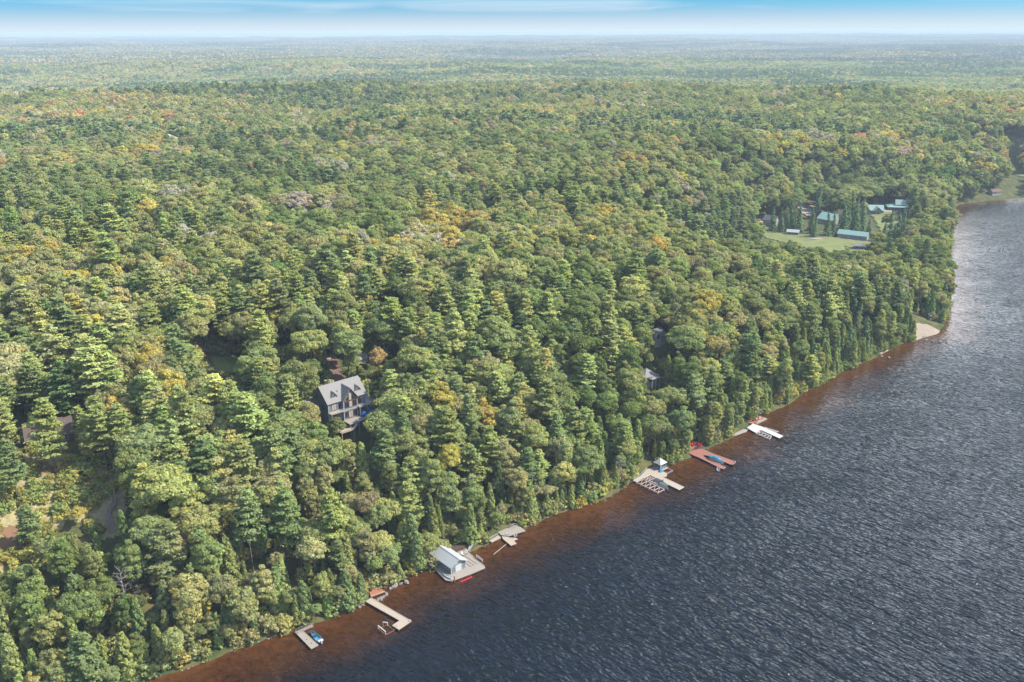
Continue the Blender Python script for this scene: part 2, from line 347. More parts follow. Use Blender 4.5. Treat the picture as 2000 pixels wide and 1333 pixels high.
# wind ripples: two crossed, stretched wave trains and fine chop
def ripple(rot, sx, sy, det, rg, dist=.4):
    mq = n.new('ShaderNodeMapping'); mq.vector_type = 'TEXTURE'; mq.inputs['Rotation'].default_value = (0, 0, math.radians(rot)); mq.inputs['Scale'].default_value = (sx, sy, 1); l.new(t.outputs['Object'], mq.inputs[0])
    q = n.new('ShaderNodeTexNoise'); q.inputs['Scale'].default_value = 1; q.inputs['Detail'].default_value = det; q.inputs['Roughness'].default_value = rg; q.inputs['Distortion'].default_value = dist
    l.new(mq.outputs[0], q.inputs['Vector']); return q.outputs['Fac']
w1 = ripple(-46, 3.8, 1.25, 1, .4, .6); w2 = ripple(-20, 1.4, .7, 0, .5); w4 = ripple(-56, 13, 4.2, 1, .4); w3 = ripple(20, 60, 25, 2, .5)
pk = n.new('ShaderNodeMath'); pk.operation = 'POWER'; pk.inputs[1].default_value = 1.8; l.new(w1, pk.inputs[0])
s1 = n.new('ShaderNodeMath'); s1.operation = 'MULTIPLY_ADD'; s1.inputs[1].default_value = .16; l.new(w2, s1.inputs[0]); s4 = n.new('ShaderNodeMath'); s4.operation = 'MULTIPLY_ADD'; s4.inputs[1].default_value = 1.1; l.new(w4, s4.inputs[0]); l.new(pk.outputs[0], s4.inputs[2]); l.new(s4.outputs[0], s1.inputs[2])
lee = n.new('ShaderNodeMapRange'); lee.inputs[1].default_value = 0; lee.inputs[2].default_value = 50; lee.inputs[3].default_value = .18; lee.inputs[4].default_value = 1; l.new(ad.outputs[0], lee.inputs[0])
gust = n.new('ShaderNodeMapRange'); gust.inputs[1].default_value = .3; gust.inputs[2].default_value = .7; gust.inputs[3].default_value = .65; gust.inputs[4].default_value = 1.1; l.new(w3, gust.inputs[0])
ml = n.new('ShaderNodeMath'); ml.operation = 'MULTIPLY'; l.new(lee.outputs[0], ml.inputs[0]); l.new(gust.outputs[0], ml.inputs[1])
b = n.new('ShaderNodeBump'); b.inputs['Distance'].default_value = 1.25; l.new(s1.outputs[0], b.inputs['Height']); l.new(ml.outputs[0], b.inputs['Strength']); l.new(b.outputs[0], p.inputs['Normal'])
lm.materials.append(m); lk = link(bpy.data.objects.new('lake_water', lm)); tag(lk, 'dark rippled lake turning tea brown in the shallows', kind='structure')

def drape(name, P, mt, label, off=.35, cell=2.0, kind='structure'):
    xs = [q[0] for q in P]; ys = [q[1] for q in P]
    gx = np.arange(min(xs)-cell, max(xs)+cell, cell); gy = np.arange(min(ys)-cell, max(ys)+cell, cell)
    xx, yy = np.meshgrid(gx, gy); x = xx.ravel(); y = yy.ravel()
    F = grid_faces(len(gy), len(gx))[:, ::-1]
    jx = x+(fbm(x/6, y/6, 3)-.5)*cell*1.5; jy = y+(fbm(x/6, y/6, 8)-.5)*cell*1.5
    F = F[inpoly(jx[F].mean(1), jy[F].mean(1), P)]
    used = np.unique(F); mp_ = np.full(len(x), -1); mp_[used] = np.arange(len(used))
    z = height(x, y)+off
    me = np_mesh(name, np.c_[x, y, z][used], mp_[F], smooth=True); me.materials.append(mt)
    o = link(bpy.data.objects.new(name, me)); tag(o, label, kind=kind); return o
LAWN1 = [(214, 850), (236, 838), (262, 800), (280, 790), (300, 772), (316, 764), (310, 745), (294, 729), (262, 725), (244, 752), (226, 785)]
LAWN2 = [(362, 900), (384, 898), (388, 876), (380, 852), (362, 818), (344, 792), (336, 800), (350, 850)]
LAWN3 = [(632, 1132), (700, 1150), (704, 1112), (645, 1098)]
OPEN = [(-176, 297), (-148, 290), (-137, 288), (-131, 262), (-138, 258), (-150, 268), (-150, 248), (-160, 240), (-178, 243), (-182, 262)]
LAWN4 = [(-134, 374), (-122, 375), (-116, 362), (-126, 359)]
ROADP = [(-62, 420), (-50, 424), (-46, 408), (-50, 392), (-60, 390), (-66, 402)]
DIRTP = [(-84, 380), (-79, 381), (-71, 360), (-70, 352), (-76, 352), (-80, 364)]
drape('lawn', LAWN1, M['lawn'], 'mown lawn in front of the green roofed camp buildings', off=.45, cell=2.5)
drape('lawn', LAWN2, M['lawn'], 'lawn strip with the playground beside the pavilion', off=.9, cell=2.5)
drape('lawn', LAWN3, M['lawn'], 'far lawn by the shore at the right edge', off=.9, cell=3)
drape('lawn', LAWN4, M['lawn'], 'small grass patch among the pines above the lodge', off=.25, cell=1.5)
drape('path', [(366, 905), (386, 904), (384, 896), (366, 898)], M['gravel'], 'gravel apron in front of the pavilion', off=1.2)
drape('path', [(288, 912), (314, 918), (320, 895), (306, 882), (302, 858), (292, 880)], M['gravel'], 'pale gravel yard behind the camp', off=1.0)
drape('path', [(215, 850), (240, 856), (250, 842), (228, 834)], M['gravel'], 'gravel drive beside the lawn', off=1.0)
drape('path', [(640, 1120), (700, 1128), (700, 1112), (650, 1106)], M['gravel'], 'pale path on the far lawn', off=1.2)
drape('hillside_grass', OPEN, M['brush'], 'sunlit yellow green grass on the open slope below the log house', off=.08, cell=1.2)
drape('road', ROADP, M['asphalt'], 'dark asphalt turning circle behind the pines', off=.3)
drape('road', [(-148, 384), (-98, 391), (-80, 386), (-80, 381), (-100, 383), (-145, 376)], M['gravel'], 'dirt road glimpsed between the trees', off=.25)
drape('path', DIRTP, M['dirt'], 'reddish dirt bank beside the lodge drive', off=.3, cell=1.2)
drape('path', [(-172, 255), (-158, 258), (-152, 251), (-158, 243), (-172, 244)], M['needles'], 'bare reddish patch with boulders at the left edge', off=.15, cell=1.2)
drape('path', [(-168, 288), (-152, 286), (-146, 281), (-152, 279), (-166, 283)], M['needles'], 'strip of dead needles across the open slope', off=.15, cell=1.2)
drape('beach', [(247, 518), (249, 530), (255, 540), (265, 542), (270, 535), (264, 524), (257, 515)], M['sand'], 'small sandy beach point', off=.25, cell=1.0)
drape('beach', [(217, 486), (216, 495), (222, 500), (228, 498), (226, 490)], M['sand'], 'tiny sand patch at the waterline', off=.2, cell=1.0)

# ------------------------------------------------------------------ buildings
U_ANG = math.atan2(.65, .76)          # the shore runs this way: local x along it, local -y out over the lake
def gable_roof(b, x0, x1, y0, y1, ze, zr, over=.5, t=.18):
    """ridge along x between y0 and y1"""
    ym = (y0+y1)/2; k = (zr-ze)/(ym-y0)
    zo = ze-over*k
    b.slab([(x0-over, y0-over, zo), (x1+over, y0-over, zo), (x1+over, ym, zr), (x0-over, ym, zr)], t)
    b.slab([(x1+over, y1+over, zo), (x0-over, y1+over, zo), (x0-over, ym+.002, zr-.002), (x1+over, ym+.002, zr-.002)], t)
def gable_wall(b, x0, x1, y0, y1, z0, ze, zr, t=.0):
    ym = (y0+y1)/2; zr = zr-.2; ze = ze-.12
    b.add([(x0, y0, z0), (x1, y0, z0), (x1, y1, z0), (x0, y1, z0), (x0, y0, ze), (x1, y0, ze), (x1, y1, ze), (x0, y1, ze), (x0, ym, zr), (x1, ym, zr)],
          [(0, 1, 5, 4), (2, 3, 7, 6), (1, 2, 6, 9, 5), (3, 0, 4, 8, 7), (0, 3, 2, 1)])
def window(parent, x0, z0, x1, z1, y, frame='brown_trim', pane='glass', nx=1, nz=1, fw=.12, name='window', axis='y'):
    """a framed window on a wall facing local -y (axis y) or -x (axis x, then x means y)"""
    f = MB(); g = MB()
    def bx(mb, a, c, e, f_, d0, d1):
        if axis == 'y': mb.box(a, y-d0, c, e, y-d1, f_)
        else: mb.box(y-d0, a, c, y-d1, e, f_)
    for a, c, e, f_ in ((x0, z0, x1, z0+fw), (x0, z1-fw, x1, z1), (x0, z0+fw, x0+fw, z1-fw), (x1-fw, z0+fw, x1, z1-fw)): bx(f, a, c, e, f_, .10, -.02)
    for k in range(1, nx): xm = x0+(x1-x0)*k/nx; bx(f, xm-fw/2, z0+fw, xm+fw/2, z1-fw, .095, -.02)
    for k in range(1, nz): zm = z0+(z1-z0)*k/nz; bx(f, x0+fw, zm-fw/2, x1-fw, zm+fw/2, .09, -.02)
    bx(g, x0+fw*.9, z0+fw*.9, x1-fw*.9, z1-fw*.9, .05, -.01)
    w = f.build(name, M[frame], parent); g.build('pane', M[pane], w); return w
def railing(parent, pts, z, h=1.0, mt='grey_wood', step=1.2, r=.04, name='railing'):
    b = MB()
    for (xa, ya), (xb, yb) in zip(pts[:-1], pts[1:]):
        L_ = math.hypot(xb-xa, yb-ya); n_ = max(1, round(L_/step))
        b.bar((xa, ya, z+h), (xb, yb, z+h), r); b.bar((xa, ya, z+h*.5), (xb, yb, z+h*.5), r*.7)
        for k in range(n_+1): t = k/n_; b.bar((xa+(xb-xa)*t, ya+(yb-ya)*t, z-.1), (xa+(xb-xa)*t, ya+(yb-ya)*t, z+h), r)
    return b.build(name, M[mt], parent)

def make_lodge():
    g0 = 31.5
    t = thing('lodge', 'large grey shingled lodge with gabled front, dormers and decks', 'house', (-73.2, 328.2, g0), math.radians(41.2))
    b = MB(); gable_wall(b, 0, 17.4, 0, 12, -6, 9, 14.2); b.box(6.2, -1.2, -5, 12.6, .5, 8.6)
    b.add([(6.2, -1.2, 8.6), (12.6, -1.2, 8.6), (9.4, -1.2, 13.0), (6.2, .5, 8.6), (12.6, .5, 8.6), (9.4, .5, 13.0)], [(0, 1, 2), (4, 3, 5), (1, 4, 5, 2), (3, 0, 2, 5)])
    b.build('wall', M['siding'], t)
    b = MB(); gable_roof(b, 0, 17.4, 0, 12, 9, 14.4, .6, .22)
    rf = b.build('roof', M['shingle'], t)
    for (cx, hw, zr, ze, yf, yb) in ((9.4, 3.7, 13.55, 8.55, -1.9, 5.0), (3.6, 1.55, 12.3, 10.35, .9, 4.6), (14.6, 1.55, 12.3, 10.35, .9, 4.6)):
        b = MB(); k = (14.4-9)/6
        for s in (-1, 1):
            yv = (ze-9)/k; b.slab([(cx, yf, zr), (cx+s*hw, yf, ze), (cx+s*hw, max(yv, yf+.05), ze), (cx, min(yb, (zr-9)/k), zr)], .14)
        b.build('gable_roof' if hw > 2 else 'dormer_roof', M['shingle'], rf)
        if hw < 2:
            b = MB(); x0, x1 = cx-1.15, cx+1.15
            b.add([(x0, 1.3, 9.9), (x1, 1.3, 9.9), (x1, 1.3, 10.7), (cx, 1.3, 12.05), (x0, 1.3, 10.7), (x0, 3.4, 10.7), (x1, 3.4, 10.7), (cx, 3.4, 12.05)],
                  [(0, 1, 2, 3, 4), (0, 4, 5), (1, 6, 2), (4, 3, 7, 5), (3, 2, 6, 7)])
            dm = b.build('dormer_wall', M['brown_trim'], rf)
            window(rf, cx-.6, 10.15, cx+.6, 11.15, 1.26, 'white_wood', 'glass', 2, 1, .09, 'dormer_window')
    b = MB().bar((5.4, 7.0, 12), (5.4, 7.0, 15.6), .28); b.build('chimney', M['metal'], rf)
    MB().bar((6.3, 2.6, 10.8), (6.3, 2.6, 12.4), .13).build('vent_pipe', M['white'], rf)
    b = MB(); gable_wall(b, -5.2, 0, 6.5, 12.5, -4, 6.2, 8.6); b.build('side_wing', M['siding'], t)
    b = MB(); gable_roof(b, -5.2, -.5, 6.5, 12.5, 6.2, 8.8, .5, .2); b.build('wing_roof', M['shingle_dark'], t)
    # front windows
    y = -1.22
    window(t, 6.8, 5.2, 8.6, 7.7, y, nx=2); window(t, 8.75, 5.0, 10.35, 7.8, y, pane='curtain', nx=1); window(t, 10.5, 5.2, 12.2, 7.7, y, nx=2)
    for x0, x1, za, zb in ((7.5, 8.75, 8.3, 8.9), (8.75, 10.1, 8.3, 11.0), (10.1, 11.4, 8.3, 8.9)):
        f = MB(); f.add([(x0, y-.09, za-.1), (x1, y-.09, za-.1), (x1, y-.09, (zb if x0 > 8 and x0 < 10 else (zb+1.1 if x0 < 8 else zb-.1))+.2), (x0, y-.09, (zb if x0 > 8 and x0 < 10 else (zb-.1 if x0 < 8 else zb+1.1))+.2)], [(0, 1, 2, 3)])
        w = f.build('gable_window', M['curtain' if 8 < x0 < 10 else 'glass'], t)
    b = MB()
    for s in (-1, 1):
        b.bar((9.4, -1.35, 12.55), (9.4+s*2.95, -1.35, 8.45), .14); b.bar((9.4+s*.72, -1.33, 8.2), (9.4+s*.72, -1.33, 11.6), .09)
    b.box(6.5, -1.38, 8.0, 12.3, -1.2, 8.25); b.build('gable_trim', M['brown_trim'], t)
    window(t, 6.7, .9, 8.1, 3.5, y, nx=2); window(t, 8.3, .5, 10.4, 3.7, y, pane='curtain', nx=2, name='patio_door'); window(t, 10.6, .9, 12.2, 3.5, y, nx=2)
    window(t, 1.5, 5.1, 3.7, 7.9, 0, nx=2, name='window', pane='curtain'); window(t, 4.6, 5.2, 5.7, 7.6, 0); window(t, 2.2, 1.0, 4.0, 3.4, 0, nx=2)
    window(t, 13.2, 5.2, 15.0, 7.8, 0, nx=2, frame='brown_trim'); window(t, 13.2, 1.0, 15.0, 3.6, 0, nx=2); window(t, 3.2, 4.9, 4.6, 7.2, 0, axis='x'); window(t, 6.4, 1.0, 7.8, 3.2, 0, axis='x')
    # balconies and decks
    b = MB().box(.1, -1.9, 4.25, 6.2, 0, 4.5); b.box(.3, -1.8, -3, .5, -1.6, 4.25); b.build('balcony', M['dock_pale'], t); railing(t, [(.15, -1.85), (6.1, -1.85)], 4.5, 1, 'white_wood')
    b = MB().box(12.6, -2.6, 4.2, 20.2, 0, 4.5); b.box(17.4, 0, 4.2, 20.2, 5, 4.5)
    for xx in (13.0, 16.6, 20.0): b.box(xx-.12, -2.5, -4, xx+.12, -2.25, 4.2)
    b.box(19.85, 4.7, -4, 20.1, 4.9, 4.2); b.build('side_porch', M['dock_grey'], t); railing(t, [(12.7, -2.55), (20.1, -2.55), (20.1, 4.9)], 4.5, 1, 'white_wood')
    b = MB().box(5.6, -6.2, -.1, 14.6, -1.2, .15)
    for xx in (6.0, 10.0, 14.3): b.box(xx-.12, -6.1, -7, xx+.12, -5.85, -.1)
    b.build('deck', M['dock_grey'], t); railing(t, [(7.4, -6.1), (14.5, -6.1), (14.5, -1.3)], .15, 1, 'white_wood')
    b = MB().box(.6, -8.0, -1.9, 6.6, -2.0, -1.65)
    for xx in (.9, 6.3): b.box(xx-.12, -7.9, -8, xx+.12, -7.65, -1.9)
    b.build('lower_deck', M['dock_pale'], t); railing(t, [(.7, -2.1), (.7, -7.9), (6.5, -7.9)], -1.65, 1, 'white_wood')
    b = MB(); 
    for k in range(8): b.box(6.6+.0, -7.6+k*.0, -1.6, 6.6, -7.6, -1.6) if 0 else b.box(6.7+k*.22, -7.8, -1.7+k*.22, 6.92+k*.22, -6.3, -1.55+k*.22)
    b.build('deck_stairs', M['white_wood'], t)
    b = MB().box(0, -.08, 4.55, 6.2, -.01, 4.8); b.box(6.2, -1.3, 3.9, 12.6, -1.21, 4.5); b.build('wall_band', M['siding_pale'], t)
    b = MB()
    for xx, yy in ((0, 0), (17.4, 0), (6.2, -1.2), (12.6, -1.2)): b.box(xx-.14, yy-.10, -4, xx+.14, yy+.1, 8.5)
    b.build('corner_trim', M['siding_pale'], t)
    return t
make_lodge()
def crumple(name, mt, label, cat, loc, rz, sx, sy, h, seed, group=None):
    """a draped cover: a lumpy sheet with real thickness over whatever it hides"""
    n_ = 18; gx = np.linspace(-1, 1, n_); xx, yy = np.meshgrid(gx, gx); x_ = xx.ravel(); y_ = yy.ravel(); e = np.clip(1-np.maximum(abs(x_), abs(y_))**4, 0, 1)
    z_ = h*(.35+.65*fbm(x_*2.2+seed, y_*2.2, seed, 3)*1.4)*e; V = np.c_[x_*sx, y_*sy, z_]; V = np.r_[V, np.c_[x_*sx*.96, y_*sy*.96, np.full(len(x_), -.05)]]
    F = grid_faces(n_, n_)[:, ::-1]; me = np_mesh(name, V, np.r_[F, F[:, ::-1]+n_*n_], smooth=False); me.materials.append(mt)
    o = link(bpy.data.objects.new(name, me)); o.location = loc; o.rotation_euler = (0, 0, rz); return tag(o, label, cat, group)
Lz = math.radians(41.2); lw = lambda x_, y_, z_: (-73.2+x_*math.cos(Lz)-y_*math.sin(Lz), 328.2+x_*math.sin(Lz)+y_*math.cos(Lz), 31.5+z_)
b = MB().box(12.8, -3.3, -.4, 19.6, -.4, -.2)
for xx in (13.1, 19.3): b.box(xx-.1, -3.2, -6, xx+.1, -3.0, -.4)
pl = b.build('platform', M['dock_grey']); pl.location = (-73.2, 328.2, 31.5); pl.rotation_euler = (0, 0, Lz); tag(pl, 'timber platform under the side porch of the lodge, beneath the blue covers', 'platform')
crumple('tarpaulin', M['blue_tarp'], 'bright blue tarpaulin heaped below the lodge porch, the left one', 'tarpaulin', lw(14.6, -1.9, -.2), Lz, 1.7, 1.5, 2.6, 3)
crumple('tarpaulin', M['blue_tarp'], 'bright blue tarpaulin heaped below the lodge porch, the right one', 'tarpaulin', lw(18.1, -1.9, -.2), Lz, 1.4, 1.5, 2.4, 8)
crumple('covered_grill', M['cover_dark'], 'grey covered grill between the two blue tarpaulins', 'grill', lw(16.4, -2.7, -.2), Lz, .6, .6, 1.3, 5)

def make_loghouse():
    z0 = hgt(-178, 316)
    t = thing('log_house', 'brown log house with white framed windows behind the pines', 'house', (-176.0, 295.2, 33.6), math.radians(28))
    b = MB(); gable_wall(b, 0, 15, 0, 10, -5, 7.2, 11.5); b.build('wall', M['log_wall'], t)
    b = MB(); gable_roof(b, 0, 15, 0, 10, 7.2, 11.5, .8, .25); b.build('roof', M['shingle_brown'], t)
    window(t, 2.0, 4.1, 5.2, 6.7, 0, 'white', 'glass', 3, 1, .16); window(t, 6.2, 4.1, 9.0, 6.7, 0, 'white', 'glass', 3, 1, .16); window(t, 10.2, 4.1, 13.4, 6.7, 0, 'white', 'glass', 3, 2, .16)
    window(t, .6, .6, 8.2, 2.8, -.01, 'white', 'glass', 6, 1, .16); window(t, 10, .6, 13, 2.8, 0, 'white', 'glass', 2, 1, .16)
    b = MB().box(0, -2.4, -.6, 15, 0, -.3); b.box(.1, -2.3, -5, .4, -2.0, -.6); b.box(14.6, -2.3, -5, 14.9, -2.0, -.6); b.build('deck', M['grey_wood'], t)
    railing(t, [(.1, -2.3), (14.9, -2.3)], -.3, 1, 'log_wall')
    b = MB().box(0, -.9, 3.2, 15, .05, 3.5); b.build('porch_band', M['brown_trim'], t)
make_loghouse()

def hip_roof(b, x0, x1, y0, y1, ze, zr, over=.5, t=.16, ridge=0.0):
    x0 -= over; x1 += over; y0 -= over; y1 += over; ym = (y0+y1)/2; xm = (x0+x1)/2; a = (xm-ridge/2, ym, zr); c = (xm+ridge/2+.01, ym, zr)
    b.slab([(x0, y0, ze), (x1, y0, ze), c, a], t); b.slab([(x1, y1, ze), (x0, y1, ze), a, c], t); b.slab([(x1, y0, ze), (x1, y1, ze), c], t); b.slab([(x0, y1, ze), (x0, y0, ze), a], t)
def make_cabin():
    z0 = hgt(62, 371)
    zt = 17.0
    t = thing('cabin', 'small grey hip roofed cabin half hidden by pines', 'house', (64, 402, zt), math.radians(35))
    b = MB().box(0, 0, -9, 7.5, 6.5, 4.6); b.build('wall', M['siding_pale'], t)
    b = MB(); hip_roof(b, 0, 7.5, 0, 6.5, 4.6, 7.8, .7); b.build('roof', M['shingle'], t)
    b = MB(); hip_roof(b, 2.6, 8.0, -2.2, 0.2, 3.9, 4.6, .5, .12, 2); b.build('porch_roof', M['shingle'], t)
    window(t, 3.2, 1.8, 4.4, 3.6, 0, 'dark_wood', 'glass'); window(t, 5.2, .3, 6.2, 3.4, 0, 'white', 'siding_pale', name='door'); window(t, 2, 1.6, 4, 3.4, 0, 'white', 'glass', axis='x')
    b = MB()
    for xx in (3.0, 5.4, 7.9): b.box(xx-.1, -2.1, -9, xx+.1, -1.9, 3.9)
    b.build('porch_posts', M['white'], t)
    z1 = 26.5
    t = thing('cottage', 'grey roofed cottage with a white trimmed gable, above the small cabin', 'house', (69, 436, z1), math.radians(38))
    b = MB(); gable_wall(b, 0, 15, 0, 8, -8, 2.6, 6.0); b.build('wall', M['siding_pale'], t)
    b = MB(); gable_roof(b, 0, 15, 0, 8, 2.6, 5.6, .6, .2); rf = b.build('roof', M['shingle_dark'], t)
    b = MB()
    for s in (-1, 1): b.slab([(7.5, -1.6, 6.2), (7.5+s*2.6, -1.6, 3.3), (7.5+s*2.6, 1.5, 3.3), (7.5, 4.2, 6.2)], .2)
    b.build('gable_roof', M['shingle'], rf)
    b = MB()
    for s in (-1, 1): b.bar((7.5, -1.75, 6.3), (7.5+s*2.8, -1.75, 3.1), .28)
    b.build('gable_trim', M['white'], t)
    b = MB(); b.add([(5.2, -1.4, -6), (9.8, -1.4, -6), (9.8, -1.4, 3.4), (7.5, -1.4, 6.0), (5.2, -1.4, 3.4), (5.2, 1, 3.4), (9.8, 1, 3.4), (5.2, 1, -6), (9.8, 1, -6)], [(0, 1, 2, 3, 4), (0, 4, 5, 7), (1, 8, 6, 2)]); b.build('gable_wall', M['white_wood'], t)
    window(t, 6.6, 2.0, 8.4, 4.0, -1.4, 'brown_trim', 'glass')
make_cabin()
def simple_house(name, label, cat, loc, rz, L_, Wd, ze, zr, wm, rm, wins=(), hip=False, base=-2, rt=.2, over=.6, chim=None):
    t = thing(name, label, cat, loc, rz)
    b = MB()
    if hip: b.box(0, 0, base, L_, Wd, ze)
    else: gable_wall(b, 0, L_, 0, Wd, base, ze, zr)
    b.build('wall', M[wm], t); b = MB()
    if hip: hip_roof(b, 0, L_, 0, Wd, ze, zr, over, rt, max(0, L_-Wd))
    else: gable_roof(b, 0, L_, 0, Wd, ze, zr, over, rt)
    rf = b.build('roof', M[rm], t)
    for w_ in wins: window(t, *w_)
    if chim: MB().box(*chim).build('chimney', M['cream'], rf)
    return t
# the camp
t = simple_house('camp_hall', 'green roofed hall with a tall pale chimney, nearest the dark spruces', 'building', (293, 850, 4.5), math.radians(-52), 17, 17, 4.6, 9.5, 'cream', 'green_metal', [(6, 1.5, 9, 3.6, 0, 'white', 'glass', 3), (11, 1.5, 13, 3.6, 0, 'white', 'glass', 2), (5, 1.4, 7.5, 3.6, 0, 'white', 'glass', 2, 1, .12, 'window', 'x')], base=-3, chim=(16.9, 12.2, -3, 18.9, 14.0, 11.5))
t = thing('camp_lodge', 'green roofed camp building with twin pale gables, behind the pines', 'building', (349, 893, 4.5), math.radians(-8))
b = MB(); gable_wall(b, 0, 24, 0, 10, -3, 4, 8.4); b.box(4, -5, -3, 9, .5, 4); b.box(15, -5, -3, 20, .5, 4); b.build('wall', M['cream'], t)
b = MB(); gable_roof(b, 0, 24, 0, 10, 4, 8.4, .6, .2); rf = b.build('roof', M['green_metal'], t)
for cx in (6.5, 17.5):
    b = MB()
    for s in (-1, 1): b.slab([(cx, -6, 7.6), (cx+s*4.2, -6, 3.6), (cx+s*4.2, .4, 3.6), (cx, 4.6, 7.6)], .2)
    b.build('gable_roof', M['green_pale'], rf)
    b = MB(); b.add([(cx-2.5, -5.02, 4), (cx+2.5, -5.02, 4), (cx, -5.02, 7)], [(0, 1, 2)]); b.build('gable_wall', M['cream'], t); window(t, cx-1, 1.2, cx+1, 3.2, -5.0, 'white', 'glass', 2)
t = thing('pavilion', 'long green roofed pavilion with white posts and a pale upper roof', 'building', (384, 908, 4.5), math.radians(-14))
b = MB().box(1.5, 2, -2, 24, 12, 3.6); b.build('wall', M['siding'], t)
b = MB(); hip_roof(b, 0, 25, 0, 14, 3.8, 6.2, .4, .18, 14); b.build('lower_roof', M['green_metal'], t)
b = MB(); gable_roof(b, 8, 21, 3.5, 10.5, 6.4, 10.6, .6, .2); b.build('upper_roof', M['green_pale'], t)
b = MB(); b.box(8.3, 4, 5.2, 20.6, 10, 6.6); b.build('upper_wall', M['cream'], t)
b = MB()
for k in range(9): b.box(.2+k*3.05, .1, -2, .5+k*3.05, .4, 3.8)
b.build('posts', M['white'], t)
simple_house('bunkhouse', 'long low grey bunkhouse with a green roof beside the lawn', 'building', (291, 786, 4.5), math.radians(-33), 25, 9, 3.6, 6.4, 'siding_pale', 'green_metal', [(3+4*k, 1.3, 4.2+4*k, 2.7, 0, 'white', 'glass') for k in range(5)])
simple_house('shed', 'small bright blue shed at the edge of the camp lawn', 'shed', (249, 797, 4.5), math.radians(-22), 10, 6, 3.0, 4.6, 'siding', 'roof_metal', [(2, .2, 4, 2.4, 0, 'white', 'glass', 2)])
simple_house('shed', 'dark grey shed with a pale corner post near the trees', 'shed', (288, 739, 4.5), math.radians(-18), 9, 6, 3.2, 5.0, 'siding', 'shingle', [(2, 1, 3.6, 2.6, 0, 'white', 'glass')])
simple_house('cottage', 'pale cottage with a dark roof left of the spruces', 'house', (238, 838, 5), math.radians(-40), 12, 9, 5.6, 9.2, 'cream', 'shingle_dark', [(2, 3.4, 4, 5, 0, 'white', 'glass', 2), (7, 3.4, 9, 5, 0, 'white', 'glass', 2), (4, .5, 6, 2.5, 0, 'white', 'glass', 2)])
t = thing('tower_house', 'tall narrow dark house with a white curved roof at the right edge', 'house', (669, 1210, 5), math.radians(-20))
b = MB().box(0, 0, -3, 12, 10, 12.5); b.box(12, 2, -3, 34, 11, 5); b.build('wall', M['siding'], t); b = MB().box(-.6, -.6, 9.0, 12.6, 10.6, 10.2); b.build('balcony', M['white'], t)
b = MB()
for k in range(6):
    a0, a1 = math.pi*k/6, math.pi*(k+1)/6; b.slab([(6-7*math.cos(a0), -1, 12.5+3*math.sin(a0)), (6-7*math.cos(a0), 11, 12.5+3*math.sin(a0)), (6-7*math.cos(a1), 11, 12.5+3*math.sin(a1)), (6-7*math.cos(a1), -1, 12.5+3*math.sin(a1))], .3)
b.build('roof', M['white'], t); MB().box(11.5, 1, 5.02, 35, 12, 5.5).build('wing_roof', M['shingle_dark'], t)
for z_ in (2, 6): window(t, 2, z_, 9, z_+2, 0, 'white', 'glass', 3)
simple_house('boat_shed', 'small reddish roofed shed by the far shore', 'shed', (538, 1000, 4.5), .3, 12, 7, 3, 5.5, 'cream', 'dirt', [(3, .6, 5, 2.5, 0, 'white', 'glass')])
simple_house('garage', 'white roofed garage glimpsed above the lodge', 'garage', (-69.5, 379, 37.8), U_ANG, 5, 4.5, 2.4, 3.8, 'siding_pale', 'shingle', [(1.5, .1, 5, 2.5, 0, 'white', 'white_wood', 1, 1, .12, 'garage_door')], base=-4)
t = thing('sand_pit', 'oval sand pit with a timber edge on the camp lawn', 'sand pit', (269.5, 777, 4.85))
ov = [(5.5*math.cos(a), 4.2*math.sin(a)) for a in [k*math.pi/9 for k in range(18)]]
MB().prism(ov, -.6, .25).build('timber_edge', M['grey_wood'], t); MB().prism([(x*.93, y*.93) for x, y in ov], -.5, .4).build('sand', M['sand'], t)
t = thing('play_structure', 'orange and yellow playground with slides on a dark pad', 'playground', (372, 857, 4.8), .3)
MB().prism([(7*math.cos(a), 5*math.sin(a)) for a in [k*math.pi/8 for k in range(16)]], -.6, .1).build('pad', M['dirt'], t)
b = MB()
for cx, cy_ in ((-2.5, 0), (2, 1)):
    for s in (-1, 1):
        for q in (-1, 1): b.bar((cx+s, cy_+q, 0), (cx+s, cy_+q, 3.4), .12)
    b.box(cx-1.1, cy_-1.1, 1.7, cx+1.1, cy_+1.1, 1.9)
b.build('tower', M['yellow'], t)
for cx, cy_ in ((-2.5, 0), (2, 1)): b = MB(); hip_roof(b, cx-1, cx+1, cy_-1, cy_+1, 3.4, 4.6, .3, .1); b.build('tower_roof', M['orange_boat'], t)
for cx, cy_, dx in ((-3.5, 0, -3), (3, 1, 3)): MB().slab([(cx, cy_-.5, 1.9), (cx, cy_+.5, 1.9), (cx+dx, cy_+.5, .2), (cx+dx, cy_-.5, .2)], .15).build('slide', M['orange_boat'], t)
for (x_, y_, lb, hh_) in ((356, 912, 'pale pole behind the twin gabled camp building', 14), (251, 905, 'slim pale pole at the left end of the gravel yard', 12)):
    t = thing('pole', lb, 'pole', (x_, y_, 4)); MB().bar((0, 0, -2), (0, 0, hh_), .22, 6, .12).build('shaft', M['white_wood'], t); MB().bar((-1, 0, hh_-1), (1, 0, hh_-1), .1).build('crossarm', M['white_wood'], t)

